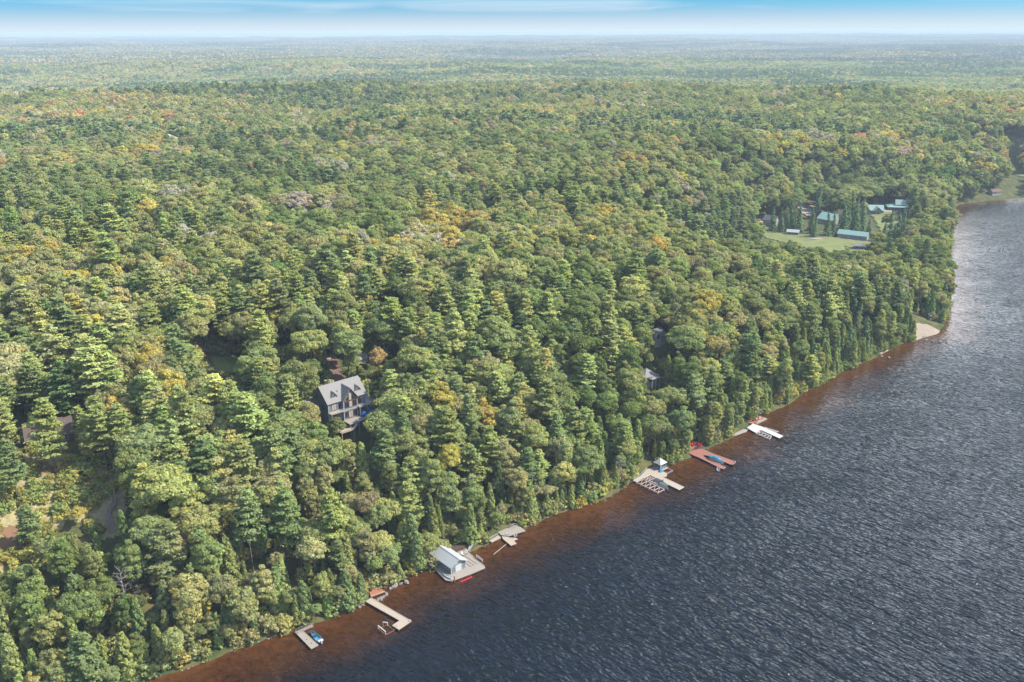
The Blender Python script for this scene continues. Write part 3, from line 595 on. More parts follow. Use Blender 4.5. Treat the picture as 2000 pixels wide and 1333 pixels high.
# ------------------------------------------------------------------ docks. local x along the shore, local -y out over the lake
def deck(parent, name, P_, mt, z1=.75, th=.22, legs=True):
    b = MB().prism(P_, z1-th, z1); o = b.build(name, M[mt], parent)
    if legs:
        n_ = len(P_); cx = sum(p_[0] for p_ in P_)/n_; cy_ = sum(p_[1] for p_ in P_)/n_
        for i in range(n_):
            (xa, ya), (xb, yb) = P_[i], P_[(i+1) % n_]; L_ = math.hypot(xb-xa, yb-ya); m_ = max(1, int(L_/3))
            for k in range(m_):
                x_ = xa+(xb-xa)*k/m_; y_ = ya+(yb-ya)*k/m_; x_ += (cx-x_)*.04; y_ += (cy_-y_)*.04; MB().bar((x_, y_, -2.2), (x_, y_, z1-th), .09).build('pile', M['dark_wood'], parent)
    return o
def edge_boards(parent, P_, mt, z1=.75):
    b = MB(); n_ = len(P_)
    for i in range(n_):
        (xa, ya), (xb, yb) = P_[i], P_[(i+1) % n_]; b.bar((xa, ya, z1+.02), (xb, yb, z1+.02), .075)
    b.build('edge_board', M[mt], parent)
def place(name, label, cat, org): return thing(name, label, cat, (org[0], org[1], 0), U_ANG)
# dock A and its boat
t = place('dock', 'short grey dock beside the light blue rowing boat', 'dock', (-67.9, 236.2))
PA = [(0, 1.5), (2.1, 1.2), (2.4, -8.9), (-.1, -9.1)]; deck(t, 'planking', PA, 'dock_grey'); edge_boards(t, PA, 'dock_pale')
MB().slab([(.2, 1.6, .8), (5.8, 1.6, .8), (5.8, .3, .8), (.2, .3, .8)], .15).build('shore_walk', M['dock_grey'], t); railing(t, [(.2, .3), (5.8, .3)], .8, .9, 'grey_wood'); railing(t, [(.2, 1.6), (5.8, 1.6)], .8, .9, 'grey_wood')
for x_, y_ in ((1.0, -4.2), (1.2, -6.8)): MB().box(x_-.12, y_-.12, .75, x_+.12, y_+.12, .95).build('cleat', M['dark_wood'], t)
def hull(name, label, L_, Wd, H_, loc, rz, mt, cat='boat', group=None, inner=None, seats=2, point=2.2, cover=None, transom=.75):
    """open hull: bow at +x; skin with thickness, rim, thwarts"""
    t = thing(name, label, cat, loc, rz, group); st = 14; sec = 8; V = []; Fc = []
    for side, sc_ in ((0, 1.0), (1, .90)):
        for i in range(st):
            u = i/(st-1); w_ = Wd/2*(1-u**point)**.62*(transom+(1-transom)*min(1, u*4)) if u < 1 else 0.02
            w_ = max(w_, .02); sh = H_*(1+.25*u*u)
            for j in range(sec):
                a = math.pi*j/(sec-1); yy = math.cos(a)*w_*sc_; zz = sh-math.sin(a)**.6*sh*(1 if side == 0 else .86)
                V.append(((u-.5)*L_*(1 if side == 0 else .97), yy, zz))
    for s in range(2):
        o_ = s*st*sec
        for i in range(st-1):
            for j in range(sec-1):
                q = (o_+i*sec+j, o_+i*sec+j+1, o_+(i+1)*sec+j+1, o_+(i+1)*sec+j); Fc.append(q if s == 0 else q[::-1])
    for i in range(st-1):
        for j in (0, sec-1): Fc.append((i*sec+j, (i+1)*sec+j, st*sec+(i+1)*sec+j, st*sec+i*sec+j))
    Fc.append(tuple(range(sec))); Fc.append(tuple(st*sec+k for k in range(sec-1, -1, -1)))
    b = MB(); b.add(V, Fc); b.build('hull', M[mt], t, smooth=False)
    for k in range(seats):
        u = -.28+.5*k/max(1, seats-1) if seats > 1 else 0
        MB().box(u*L_-.18, -Wd*.40, H_*.62, u*L_+.18, Wd*.40, H_*.72).build('seat', M[inner or mt], t)
    return t
bt = hull('rowing_boat', 'light blue open rowing boat moored by the short grey dock', 6.4, 2.2, .75, (-67.9+3.95*math.cos(U_ANG)+4.6*math.sin(U_ANG), 236.2+3.95*math.sin(U_ANG)-4.6*math.cos(U_ANG), .12), U_ANG+math.pi/2-.02, 'boat_blue', seats=2, inner='siding')
b = MB().box(-3.5, -.8, .75, -2.7, .8, 1.0); b.box(-3.9, -.18, .2, -3.4, .18, 1.25); b.build('outboard_motor', M['white'], bt)
b = MB().box(-.1, -.35, .5, .9, .5, .82); b.build('dark_bag', M['cover_dark'], bt)
# dock B
t = place('dock', 'pale L-shaped dock reaching out from the rocks', 'dock', (-48, 254.8))
PB = [(-1.8, -.6), (.7, 0), (3.7, -19.2), (-1.8, -20.2), (-2.2, -17.1), (1.0, -16.5)]; deck(t, 'planking', PB, 'dock_pale', .8); edge_boards(t, PB, 'dock_pale', .8)
b = MB()
for s in (0, .5): b.bar((-2.1+s, -18.6, -1), (-2.1+s, -18.6, 1.8), .04)
for z_ in (.3, .9, 1.5): b.bar((-2.1, -18.6, z_), (-1.6, -18.6, z_), .035)
b.build('ladder', M['metal'], t)
MB().box(3.2, -19.1, .8, 3.5, -18.6, 1.3).build('mooring_post', M['white'], t)
t = place('boat_lift', 'rusty square boat lift frame standing off the L-shaped dock', 'boat lift', (-48, 254.8))
c4 = [(-6.1, -14.9), (-2.9, -15.0), (-2.8, -18.9), (-6.0, -19.0)]
b = MB()
for (xa, ya), (xb, yb) in zip(c4, c4[1:]+c4[:1]): b.bar((xa, ya, .22), (xb, yb, .22), .10)
for x_, y_ in c4: b.bar((x_, y_, -2), (x_, y_, .6), .09)
b.build('frame', M['rust'], t)
for (xa, ya), (xb, yb) in ((c4[0], c4[3]), ((-4.0, -14.4), (-3.0, -15.6))):
    b = MB().bar((xa, ya, 1.45), (xb, yb, 1.45), .13); b.bar((xa, ya, .2), (xa, ya, 1.45), .09); b.bar((xb, yb, .2), (xb, yb, 1.45), .09); b.build('guide_rail', M['white'], t)
t = place('shore_deck', 'reddish cedar deck above a stone crib, at the root of the L-shaped dock', 'deck', (-48, 254.8))
MB().prism([(.8, .4), (5.9, -.2), (5.6, 2.4), (4.6, 4.2), (2.0, 3.6)], .5, 1.05).build('boards', M['cedar_deck'], t)
MB().bar((.8, .3, 1.1), (6.0, -.3, 1.1), .13).build('front_beam', M['dock_pale'], t)
def rock_mesh(s):
    b = MB(); r_ = random.Random(s); n1, n2 = 5, 7; V = [(0, 0, .75)]; F_ = []
    for i in range(1, n1):
        for j in range(n2):
            a = math.pi*i/n1; q = 2*math.pi*j/n2; k = .75+.45*r_.random(); V.append((math.sin(a)*math.cos(q)*k, math.sin(a)*math.sin(q)*k*.85, math.cos(a)*.72*k))
    V.append((0, 0, -.7)); 
    for j in range(n2): F_.append((0, 1+j, 1+(j+1) % n2)); F_.append((len(V)-1, 1+(n1-2)*n2+(j+1) % n2, 1+(n1-2)*n2+j))
    for i in range(n1-2):
        for j in range(n2): F_.append((1+i*n2+j, 1+(i+1)*n2+j, 1+(i+1)*n2+(j+1) % n2, 1+i*n2+(j+1) % n2))
    me = bpy.data.meshes.new('boulder'); me.from_pydata(V, [], F_); me.update(); return me
ROCKS = [rock_mesh(s) for s in range(5)]
for m_ in ROCKS: m_.materials.append(M['stone'])
ROCKP = [m_.copy() for m_ in ROCKS]
for m_ in ROCKP: m_.materials.clear(); m_.materials.append(M['stone_pink'])
def boulder(x_, y_, s, label, k=0, pink=False, z_=None, group=None):
    o = bpy.data.objects.new('boulder', (ROCKP if pink else ROCKS)[k % 5]); link(o); o.location = (x_, y_, (hgt(x_, y_) if z_ is None else z_)+.1*s); o.scale = (s, s*.85, s*.7)
    o.rotation_euler = (.2*(k % 3), .15*(k % 4), k*1.7); tag(o, label, 'boulder', group); return o
def lp(org, x_, y_): c_, s_ = math.cos(U_ANG), math.sin(U_ANG); return org[0]+x_*c_-y_*s_, org[1]+x_*s_+y_*c_
n_in8 = ['first', 'second', 'third', 'fourth', 'fifth', 'sixth', 'low lakeward', 'far lakeward']
for q, (x_, y_) in enumerate([(1.4, -1.2), (2.5, -1.3), (3.5, -1.4), (4.5, -1.5), (5.5, -1.3), (6.3, -.6), (2.0, -2.0), (3.1, -2.2)]):
    a, c_ = lp((-48, 254.8), x_, y_); boulder(a, c_, .62+.12*(q % 3), f'pale crib stone in front of the reddish deck, {n_in8[q]} from the L-shaped dock', q, z_=.1, group='crib stones under the reddish deck')
n_in = ['nearest', 'second', 'third', 'fourth', 'fifth', 'sixth']
for q, (x_, y_) in enumerate([(-3.2, -.4), (-4.3, .2), (-5.4, .4), (-4.6, -1.0), (-6.6, .6), (-8.2, .7)]):
    a, c_ = lp((-48, 254.8), x_, y_); boulder(a, c_, .7+.2*((q*7) % 3), f'grey shore boulder left of the L-shaped dock, {n_in[q]} from its root', q+2, z_=.1)
for q, (x_, y_) in enumerate([(9.0, 1.2), (10.4, 1.0), (11.6, 1.6), (13.2, 1.0), (15.2, .6)]):
    a, c_ = lp((-48, 254.8), x_, y_); boulder(a, c_, .8+.25*((q*5) % 3), f'dark boulder at the waterline between reddish deck and boathouse, {n_in[q]} from the deck', q+1, z_=.1)

# boathouse
t = place('boathouse', 'small blue-grey boathouse with pale metal roof and white door', 'boathouse', (-22.2, 269.7))
b = MB(); 
def gable_wall_y(b, x0, x1, y0, y1, z0, ze, zr):
    xm = (x0+x1)/2; b.add([(x0, y0, z0), (x1, y0, z0), (x1, y1, z0), (x0, y1, z0), (x0, y0, ze), (x1, y0, ze), (x1, y1, ze), (x0, y1, ze), (xm, y0, zr), (xm, y1, zr)],
                          [(0, 1, 5, 8, 4), (2, 3, 7, 9, 6), (1, 2, 6, 5), (3, 0, 4, 7), (0, 3, 2, 1)])
gable_wall_y(b, 0, 6.3, -1.0, 10.6, .7, 3.75, 5.25); wl = b.build('wall', M['siding'], t)
b = MB()
for s in (-1, 1):
    xe = 3.15+s*3.9; b.slab([(3.15, -1.7, 5.6), (xe, -1.7, 3.65), (xe, 11.2, 3.65), (3.15, 11.2, 5.6)], .14)
rf = b.build('roof', M['roof_metal'], t); MB().bar((3.15, -1.72, 5.62), (3.15, 11.22, 5.62), .09).build('ridge_cap', M['metal'], rf)
b = MB(); b.add([(0, -1.06, 3.8), (6.3, -1.06, 3.8), (3.15, -1.06, 5.3)], [(0, 1, 2)]); b.add([(0, -1.06, 3.8), (6.3, -1.06, 3.8), (6.3, -1.0, 3.8), (0, -1.0, 3.8)], [(0, 3, 2, 1)]); b.build('gable_panel', M['siding_pale'], t)
MB().box(1.8, -1.12, .8, 4.5, -.98, 3.3).build('door', M['white'], t)
window(t, 4.75, 1.0, 6.1, 3.2, -1.0, 'siding_pale', 'siding', 1, 1, .1, 'shutter'); window(t, .2, 1.0, 1.5, 3.2, -1.0, 'siding_pale', 'siding', 1, 1, .1, 'shutter')
for y0 in (.6, 1.9, 6.4, 7.7, 8.9): window(t, y0, 1.7, y0+.9, 3.1, 0, 'white', 'glass', axis='x')
b = MB()
for x_, y_ in ((0, -1.0), (6.3, -1.0), (0, 10.6)): b.box(x_-.1, y_-.1, .75, x_+.1, y_+.1, 3.7)
b.build('corner_board', M['white'], t)
t = place('boathouse_dock', 'wide plank dock wrapped around the boathouse', 'dock', (-22.2, 269.7))
PC = [(-1.9, 9.2), (-3.3, -.7), (-3.6, -2.6), (-2.5, -4.4), (5.1, -5.3), (11.4, -5.7), (12.0, -4.4), (13.0, 5.5), (12.3, 8.4), (9.2, 9.6), (6.6, 10.4)]
deck(t, 'planking', PC, 'dock_grey', .72, .3); edge_boards(t, PC, 'dock_pale', .72)
b = MB(); b.box(.2, -6.3, .05, 5.0, -6.1, .2)
for k in range(6): b.box(.3+k*.9, -6.2, .05, .45+k*.9, -5.25, .2)
b.box(.2, -6.35, -.05, 5.0, -6.25, .35); b.build('swim_step', M['red_chair'], t)
b = MB(); b.bar((13.0, -2.2, .7), (13.0, -2.2, 1.8), .08); b.bar((13.2, 1.6, .7), (13.2, 1.6, 1.8), .08); b.bar((13.0, -2.2, 1.8), (13.2, 1.6, 1.8), .08); b.bar((13.05, -2.2, 1.2), (13.15, 1.6, 1.2), .07); b.build('railing', M['white_wood'], t)
b = MB()
for x_ in (8.0, 9.3, 10.6): b.box(x_, -2.0, .725, x_+.12, 7.0, .80)
b.build('deck_seams', M['dark_wood'], t)
MB().box(-1.6, -4.9, -1, -1.3, -4.6, 2.4).build('mooring_post', M['rust'], t)
MB().slab([(12.6, 6.4, .9), (13.6, 6.6, .9), (18.6, 9.4, 1.9), (17.8, 10.2, 1.9)], .15).build('gangway', M['white_wood'], t); railing(t, [(13.4, 6.0), (18.9, 8.9)], 1.1, 1.1, 'white_wood', .6, .06)
t = place('brown_deck', 'dark brown shore deck behind the boathouse dock', 'deck', (-22.2, 269.7))
MB().prism([(8.8, 9.2), (12.8, 8.9), (17.6, 10.6), (16.0, 14.2), (10.4, 14.6)], .8, 1.6).build('boards', M['dark_wood'], t)
t = place('stairs', 'broad grey steps climbing the bank behind the boathouse', 'stairs', (-22.2, 269.7))
b = MB()
for k in range(14): b.box(6.6, 9.8+k*.62, .7+k*.30, 9.6, 10.22+k*.62, .86+k*.30)
b.build('treads', M['dock_pale'], t); b = MB()
for x_ in (6.5, 9.7): b.bar((x_, 9.6, .5), (x_, 18.4, 4.8), .12)
b.build('stringers', M['grey_wood'], t)
for x0, x1, y_, z_ in ((1.5, 6.0, 13.2, 3.0), (4.0, 9.0, 18.6, 5.2)):
    tt = place('fence_panel', 'pale slatted screen on the bank behind the boathouse, ' + ('the lower one' if z_ < 4 else 'the upper one'), 'fence', (-22.2, 269.7))
    b = MB()
    for k in range(5): b.box(x0, y_, z_-.6+k*.3, x1, y_+.08, z_-.36+k*.3)
    b.build('slats', M['white_wood'], tt); b = MB()
    for x_ in (x0, (x0+x1)/2, x1): b.bar((x_, y_+.15, z_-2.4), (x_, y_+.15, z_+1), .08)
    b.build('posts', M['grey_wood'], tt)
def adirondack(label, loc, rz, mt, group=None, s=1.0):
    t = thing('garden_chair', label, 'chair', loc, rz, group); t.scale = (s, s, s)
    MB().slab([(-.32, -.3, .38), (.32, -.3, .38), (.32, .3, .25), (-.32, .3, .25)], .05).build('seat', M[mt], t)
    b = MB()
    for k in range(5): x_ = -.28+k*.14; b.slab([(x_-.06, .25, .28), (x_+.06, .25, .28), (x_+.06, .62, 1.0-.04*abs(k-2)), (x_-.06, .62, 1.0-.04*abs(k-2))], .03)
    b.build('backrest', M[mt], t)
    for s_ in (-1, 1):
        MB().box(s_*.34-.07, -.4, .52, s_*.34+.07, .4, .56).build('armrest', M[mt], t); MB().box(s_*.34-.03, -.36, 0, s_*.34+.03, -.28, .52).build('leg', M[mt], t)
    return t
for q, (x_, y_) in enumerate([(10.4, 5.4), (11.9, 5.8)]):
    a, c_ = lp((-22.2, 269.7), x_, y_); adirondack('pale garden chair on the boathouse dock, the '+('left' if q == 0 else 'right')+' of the pair', (a, c_, .75), U_ANG+.3-q*.9, 'white_wood', s=1.4)
a, c_ = lp((-22.2, 269.7), -2.1, -1.2); hull('overturned_canoe', 'white canoe lying at the front left corner of the boathouse dock', 4.6, 1.1, .45, (a, c_, .78), U_ANG+1.75, 'white', 'canoe', seats=2)
# dock C
t = place('dock', 'T-shaped pale dock right of the boathouse, in front of a grey platform', 'dock', (-5.5, 295.3))
PD = [(.0, -2.0), (1.6, -2.4), (1.4, -5.0), (3.0, -5.6), (3.2, -7.6), (1.4, -7.4), (.8, -9.6), (-1.7, -9.4), (-1.0, -4.0)]; deck(t, 'planking', PD, 'dock_pale', .8)
PD2 = [(.2, .6), (9.4, .2), (8.8, -5.6), (1.6, -4.3), (-.2, -1.9)]; deck(t, 'platform', PD2, 'dock_grey', 1.2, .3)
deck(t, 'ramp', [(-5.6, -1.4), (-.4, -.6), (-.8, -2.6), (-5.4, -2.9)], 'dock_pale', .66, .18, False); railing(t, [(-5.2, -1.2), (-.8, -.7)], .8, .9, 'white_wood')
b = MB()
for s in (0, 1.2):
    pp = [(5.0+s, .4, .8), (5.2+s, .2, 2.0), (5.8+s, -.4, 2.7), (6.6+s, -1.2, 2.6), (7.2+s, -1.6, 1.8)]
    for p_, q_ in zip(pp[:-1], pp[1:]): b.bar(p_, q_, .07)
for k in range(4): b.bar((5.2+.4*k, -.1-.2*k, 2.0+.2*k), (6.4+.4*k, -.1-.2*k, 2.0+.2*k), .05)
sw = b.build('swing_frame', M['metal']); sw.location = (-5.5, 295.3, 0); sw.rotation_euler = (0, 0, U_ANG); tag(sw, 'curved grey metal frame on the platform right of the boathouse', 'frame')
for q, (x_, y_) in enumerate([(3.4, -6.0), (2.2, -2.9)]):
    a, c_ = lp((-5.5, 295.3), x_, y_); adirondack(('white chair at the tip of the T-shaped dock' if q == 0 else 'pale chair where the T-shaped dock meets its platform'), (a, c_, .82), U_ANG+2.6+q, 'white', s=1.4)
lg = MB().bar((4.0, -6.2, .05), (-12.0, -5.0, .05), .13, 6).build('floating_log', M['dock_pale']); lg.location = (-5.5, 295.3, 0); lg.rotation_euler = (0, 0, U_ANG+.35); tag(lg, 'thin pale log floating between boathouse and T-shaped dock', 'log')
# dock D: big crib dock, gazebo, boats
t = place('dock', 'large pale dock with two open crib frames beside the blue hut', 'dock', (63.6, 345.9))
PE = [(-15.6, 1.6), (-9.9, 2.2), (-3.6, 4.3), (5.0, 3.6), (4.6, -.4), (.2, -.4), (.2, -3.5), (-2.2, -5.2), (-3.7, -4.5), (-3.9, -16.1), (-7.3, -16.3), (-7.2, -11.9), (-6.4, .2), (-10.3, .4), (-15.4, .2)]
deck(t, 'planking', PE, 'dock_pale', .8, .25); edge_boards(t, PE, 'white_wood', .8)
def crib(x0, x1, y0, y1, name):
    b = MB()
    for x_ in (x0, x1): b.bar((x_, y0, .7), (x_, y1, .7), .16)
    n_ = 5
    for k in range(n_+1): yy = y0+(y1-y0)*k/n_; b.bar((x0, yy, .68), (x1, yy, .68), .14); b.bar((x0, yy, -2), (x0, yy, .7), .12); b.bar((x1, yy, -2), (x1, yy, .7), .12)
    for k in range(n_): yy = y0+(y1-y0)*k/n_; b.bar((x0, yy, .66), (x1, yy+(y1-y0)/n_, .66), .08)
    b.build(name, M['pink_frame'], t)
crib(-15.6, -11.6, -12, -.2, 'crib_frame'); crib(-10.6, -7.4, -7, .2, 'crib_frame')
railing(t, [(-15.4, 1.8), (-10, 2.4)], .8, 1, 'white_wood'); railing(t, [(-9, 2.7), (-3.6, 4.5)], .8, 1, 'white_wood'); railing(t, [(.3, -3.4), (4.4, -3.2), (4.5, -.5)], .0, .8, 'white_wood')
t = thing('hut', 'little blue hut with a pyramid roof at the back of the crib dock', 'hut', lp((63.6, 345.9), 0, 0)+(.8,), U_ANG)
b = MB(); b.box(.2, .3, 0, 3.9, 3.8, .25); b.box(.2, .3, .25, 3.9, .42, 1.1); b.box(3.78, .42, .25, 3.9, 3.8, 1.1); b.box(.2, .42, .25, .32, 3.8, 1.1); b.build('base', M['siding'], t)
b = MB()
for x_ in (.2, 2.05, 3.9):
    for y_ in (.3, 3.8): b.box(x_-.08, y_-.08, 0, x_+.08, y_+.08, 2.6)
b.build('posts', M['siding_pale'], t); b = MB(); hip_roof(b, .2, 3.9, .3, 3.8, 2.6, 4.5, .45, .12); b.build('roof', M['roof_metal'], t)
MB().box(.3, .4, 1.1, 1.5, .44, 2.5).build('screen', M['boat_blue'], t); MB().box(2.3, .4, 1.1, 3.8, .44, 2.5).build('screen', M['glass'], t)
a, c_ = lp((63.6, 345.9), -.6, -.8); crumple('folded_cover', M['boat_blue'], 'light blue cover heaped beside the hut', 'cover', (a, c_, .8), .3, .9, .7, 1.1, 4)
a, c_ = lp((63.6, 345.9), -8.3, -7.5)
bt = hull('motorboat', 'white motorboat with a charcoal cover in the crib dock slip', 7.8, 2.5, 1.0, (a, c_, .25), U_ANG-math.pi/2-.05, 'white', seats=1); MB().slab([(-3.6, -1.0, 1.15), (.4, -1.1, 1.3), (.4, 1.1, 1.3), (-3.6, 1.0, 1.15)], .12).build('boat_cover', M['cover_dark'], bt)
b = MB(); b.bar((-.2, -.9, 1.2), (.4, -.8, 2.0), .05); b.bar((-.2, .9, 1.2), (.4, .8, 2.0), .05); b.bar((.4, -.8, 2.0), (.4, .8, 2.0), .05); b.build('windscreen', M['glass'], bt)
a, c_ = lp((63.6, 345.9), -10.2, -9.6)
bt = hull('motorboat', 'narrow grey fishing boat between the crib frames', 7.2, 1.7, .8, (a, c_, .2), U_ANG-math.pi/2-.02, 'metal', seats=3, inner='cover_dark'); MB().bar((-2, 0, .8), (-2, 0, 1.5), .1).build('steering_post', M['cover_dark'], bt)
# dock E: red
t = place('dock', 'red-brown U-shaped dock holding the teal covered boat', 'dock', (80.8, 360.8))
PF = [(-.4, 0), (0, 3.2), (4.3, 3.4), (8.0, 1.4), (7.6, -5.0), (8.6, -16.4), (5.6, -17.3), (4.8, -16.4), (4.6, -5.4), (3.2, -2.6), (1.8, -4.6), (1.0, -16.7), (-1.0, -16.9), (-1.4, -16.0), (-.2, -3.3)]
deck(t, 'planking', PF, 'dock_red', .8, .25); edge_boards(t, PF, 'stone_pink', .8)
MB().box(7.6, -16.6, .8, 8.3, -15.9, 1.2).build('corner_bumper', M['sand'], t)
a, c_ = lp((80.8, 360.8), 3.0, -10.4)
lf = thing('boat_lift', 'white boat lift under the teal covered boat', 'boat lift', (a, c_, 0), U_ANG)
b = MB()
for s in (-1, 1):
    b.bar((s*1.35, -2.6, .9), (s*1.35, 2.6, .9), .08)
    for q in (-1, 1): b.bar((s*1.35, q*2.6, -2), (s*1.35, q*2.6, 1.1), .08)
for q in (-1, 1): b.bar((-1.35, q*2.6, .55), (1.35, q*2.6, .55), .08)
b.build('frame', M['white'], lf)
bt = hull('covered_boat', 'boat under a teal cover raised in the red dock slip', 7.4, 2.4, 1.0, (a, c_, .75), U_ANG-math.pi/2, 'white', seats=0)
st_ = 12; V = []; Fc = []
for i in range(st_):
    u = i/(st_-1); w_ = 1.28*(1-u**2.4)**.6+.03; hh_ = .45+.75*math.exp(-((u-.45)/.22)**2)+.12*math.sin(i*2.1)
    for j in range(7): a_ = math.pi*j/6; V.append(((u-.5)*7.5, math.cos(a_)*w_, 1.05+math.sin(a_)*hh_*(1-.5*u)))
for i in range(st_-1):
    for j in range(6): Fc.append((i*7+j, (i+1)*7+j, (i+1)*7+j+1, i*7+j+1))
Fc.append(tuple(range(7))); Fc.append(tuple((st_-1)*7+k for k in range(6, -1, -1)))
b = MB(); b.add(V, Fc); b.build('boat_cover', M['cover_blue'], bt)
a, c_ = lp((80.8, 360.8), -2.3, -15.2); hull('dinghy', 'small white dinghy tied to the tip of the red dock', 3.2, 1.5, .6, (a, c_, .1), U_ANG+.7, 'white', seats=1, inner='cover_dark')
for q, (x_, y_, rz_) in enumerate([(2.0, 5.0, .2), (3.6, 5.3, .6), (5.4, 4.6, .1), (7.2, 2.4, -.4)]):
    a, c_ = lp((80.8, 360.8), x_, y_); adirondack('red garden chair behind the red dock, '+['leftmost', 'second from left', 'third from left', 'rightmost'][q]+' of the row', (a, c_, 2.0), U_ANG+rz_+math.pi*.9, 'red_chair', s=2.0)
t = place('shore_deck', 'raised red deck carrying the row of red chairs', 'deck', (80.8, 360.8)); MB().prism([(.6, 3.4), (5.0, 3.6), (8.4, 1.6), (9.0, 3.4), (6.4, 6.2), (1.0, 6.6)], .0, 2.0).build('boards', M['dock_red'], t)
railing(t, [(1.0, 6.5), (6.3, 6.1), (8.9, 3.4)], 2.0, 1.1, 'red_chair', .8, .07)
# dock F
t = place('dock', 'whitish dock with a lattice frame and slatted side shelf', 'dock', (112.3, 389.3))
PG = [(-.4, .6), (5.8, 1.4), (6.2, -3.5), (4.8, -16.0), (1.3, -16.2), (2.6, -5.2), (-1.9, -5.2)]; deck(t, 'planking', PG, 'white_wood', .8, .25)
b = MB(); b.bar((6.6, -4.6, .8), (7.2, -11.8, .8), .1); b.bar((5.6, -11.6, .8), (7.2, -11.8, .8), .1)
for k in range(11): b.bar((5.3, -4.9-k*.62, .78), (6.7+.05*k, -4.9-k*.62, .78), .075)
b.build('slatted_shelf', M['white_wood'], t)
b = MB()
c4 = [(-2.0, -5.6), (1.6, -5.4), (.6, -12.4), (-2.6, -13.6)]
for (xa, ya), (xb, yb) in zip(c4, c4[1:]+c4[:1]): b.bar((xa, ya, .6), (xb, yb, .6), .11)
for k in range(4): q = k/4; b.bar((-2.0-.6*q, -5.6-8*q, .6), (1.6-1*q, -7-6.5*q, .6), .08); b.bar((1.6-1*q, -5.4-7*q, .6), (-2.1-.6*q, -7.4-7*q, .6), .06)
for x_, y_ in c4: b.bar((x_, y_, -2), (x_, y_, 1.3), .09)
b.build('lattice_frame', M['white'], t)
t = place('gangway', 'low grey gangway left of the whitish dock', 'gangway', (112.3, 389.3))
deck(t, 'planking', [(-12.6, -1.0), (-4.0, -1.8), (-1.2, -.6), (-2.2, 1.0), (-9.9, .8)], 'dock_grey', .6, .2, False); MB().box(-12.8, -1.0, .62, -10.6, .6, .72).build('red_mat', M['cedar_deck'], t); railing(t, [(-12.4, -1.1), (-4.2, -1.8)], .6, .6, 'white_wood', 2)
a, c_ = lp((112.3, 389.3), 11.5, 3.2)
t = hull('sailboat', 'small sailboat pulled ashore with a tall bare mast', 4.6, 1.7, .6, (a, c_, .6), U_ANG+.2, 'orange_boat', 'sailboat', seats=1, inner='white')
MB().bar((.3, 0, .3), (.35, 0, 10.5), .09, 6, .05).build('mast', M['metal'], t); MB().bar((.2, 0, 1.3), (-.1, -.3, 4.6), .22, 6, .12).build('furled_sail', M['white'], t)
for q, (x_, y_, rz_, mt_, nm_) in enumerate([(7.4, 2.4, .1, 'orange_boat', 'orange kayak nearest the whitish dock'), (9.0, 1.6, .3, 'cedar_deck', 'reddish kayak beside the sailboat'), (14.2, 2.2, -.1, 'orange_boat', 'orange kayak right of the sailboat'), (8.6, 3.6, -.2, 'red_chair', 'red kayak lying behind the orange ones')]):
    a, c_ = lp((112.3, 389.3), x_, y_); hull('kayak', nm_, 4.2, .9, .4, (a, c_, .65), U_ANG+rz_, mt_, 'kayak', seats=1, inner='cover_dark')
t = place('shore_deck', 'low weathered platform under the kayaks and the sailboat', 'deck', (112.3, 389.3)); MB().prism([(5.2, 1.8), (8.0, .6), (16.6, .8), (16.0, 4.6), (6.0, 5.2)], -.8, .62).build('boards', M['dock_grey'], t)
# hillside stairs in three kinked flights
pts = [(-143.2, 290.5), (-139.8, 285.2), (-139.8, 278.0), (-137.0, 273.2), (-137.6, 268.6), (-133.8, 262.0)]
t = thing('staircase', 'long kinked wooden staircase down the open hillside', 'stairs', (0, 0, 0)); zz_ = [hgt(*q)+.8 for q in pts]
b = MB(); b2 = MB(); b3 = MB()
for i in range(len(pts)-1):
    A_ = Vector((*pts[i], zz_[i])); B_ = Vector((*pts[i+1], zz_[i+1])); dd = (B_-A_); hv_ = Vector((dd.x, dd.y, 0)).normalized(); pv = Vector((-hv_.y, hv_.x, 0))*.7; n_ = max(4, int(dd.length/.42))
    for s in (-1, 1):
        b2.bar(A_+pv*s-Vector((0, 0, .2)), B_+pv*s-Vector((0, 0, .2)), .10); b3.bar(A_+pv*s+Vector((0, 0, 1)), B_+pv*s+Vector((0, 0, 1)), .06)
        for k in range(0, n_+1, 4): p_ = A_.lerp(B_, k/n_)+pv*s; b3.bar(p_-Vector((0, 0, 1.2)), p_+Vector((0, 0, 1)), .055)
    for k in range(n_):
        p_ = A_.lerp(B_, (k+.5)/n_); q = [p_+pv+hv_*.15, p_-pv+hv_*.15, p_-pv-hv_*.15, p_+pv-hv_*.15]; b.slab(q, .06)
b.build('treads', M['dock_pale'], t); b2.build('stringers', M['dock_grey'], t); b3.build('railing', M['dock_grey'], t)
# open slope: fallen logs and rocks
for q, (x_, y_, l_, rz_, lb) in enumerate([(-152, 262, 8, .9, 'bare fallen trunk lying across the open slope'), (-146, 254, 6, 2.3, 'broken grey trunk at the foot of the open slope'), (-134, 274, 5, -.5, 'fallen trunk beside the hillside stairs'), (-160, 254, 4.5, .2, 'short pale log on the brown patch'), (-46, 286, 7, 1.9, 'leaning dead stem near the bare pinkish tree')]):
    t = thing('fallen_log', lb, 'log', (x_, y_, hgt(x_, y_)+.3), rz_); b = MB().bar((-l_/2, 0, .2), (l_/2, 0, 1.0), .20, 6, .09); b.build('trunk', M['bark_pale'], t); b = MB()
    for k in range(4): b.bar((k*l_/8, 0, .6), (k*l_/8+.6, (-1)**k*1.0, 1.3), .05, 3, .02)
    b.build('branches', M['bark_pale'], t)
for q, (x_, y_, s_) in enumerate([(-163, 247, 1.5), (-157, 249, 1.0), (-161, 253, 1.1), (-155, 252, .9), (-167, 248, 1.3)]): boulder(x_, y_, s_, f'pinkish boulder on the brown patch at the left edge, {["largest", "second from the right", "leaning by the pale log", "rightmost", "leftmost"][q]}', q, True)
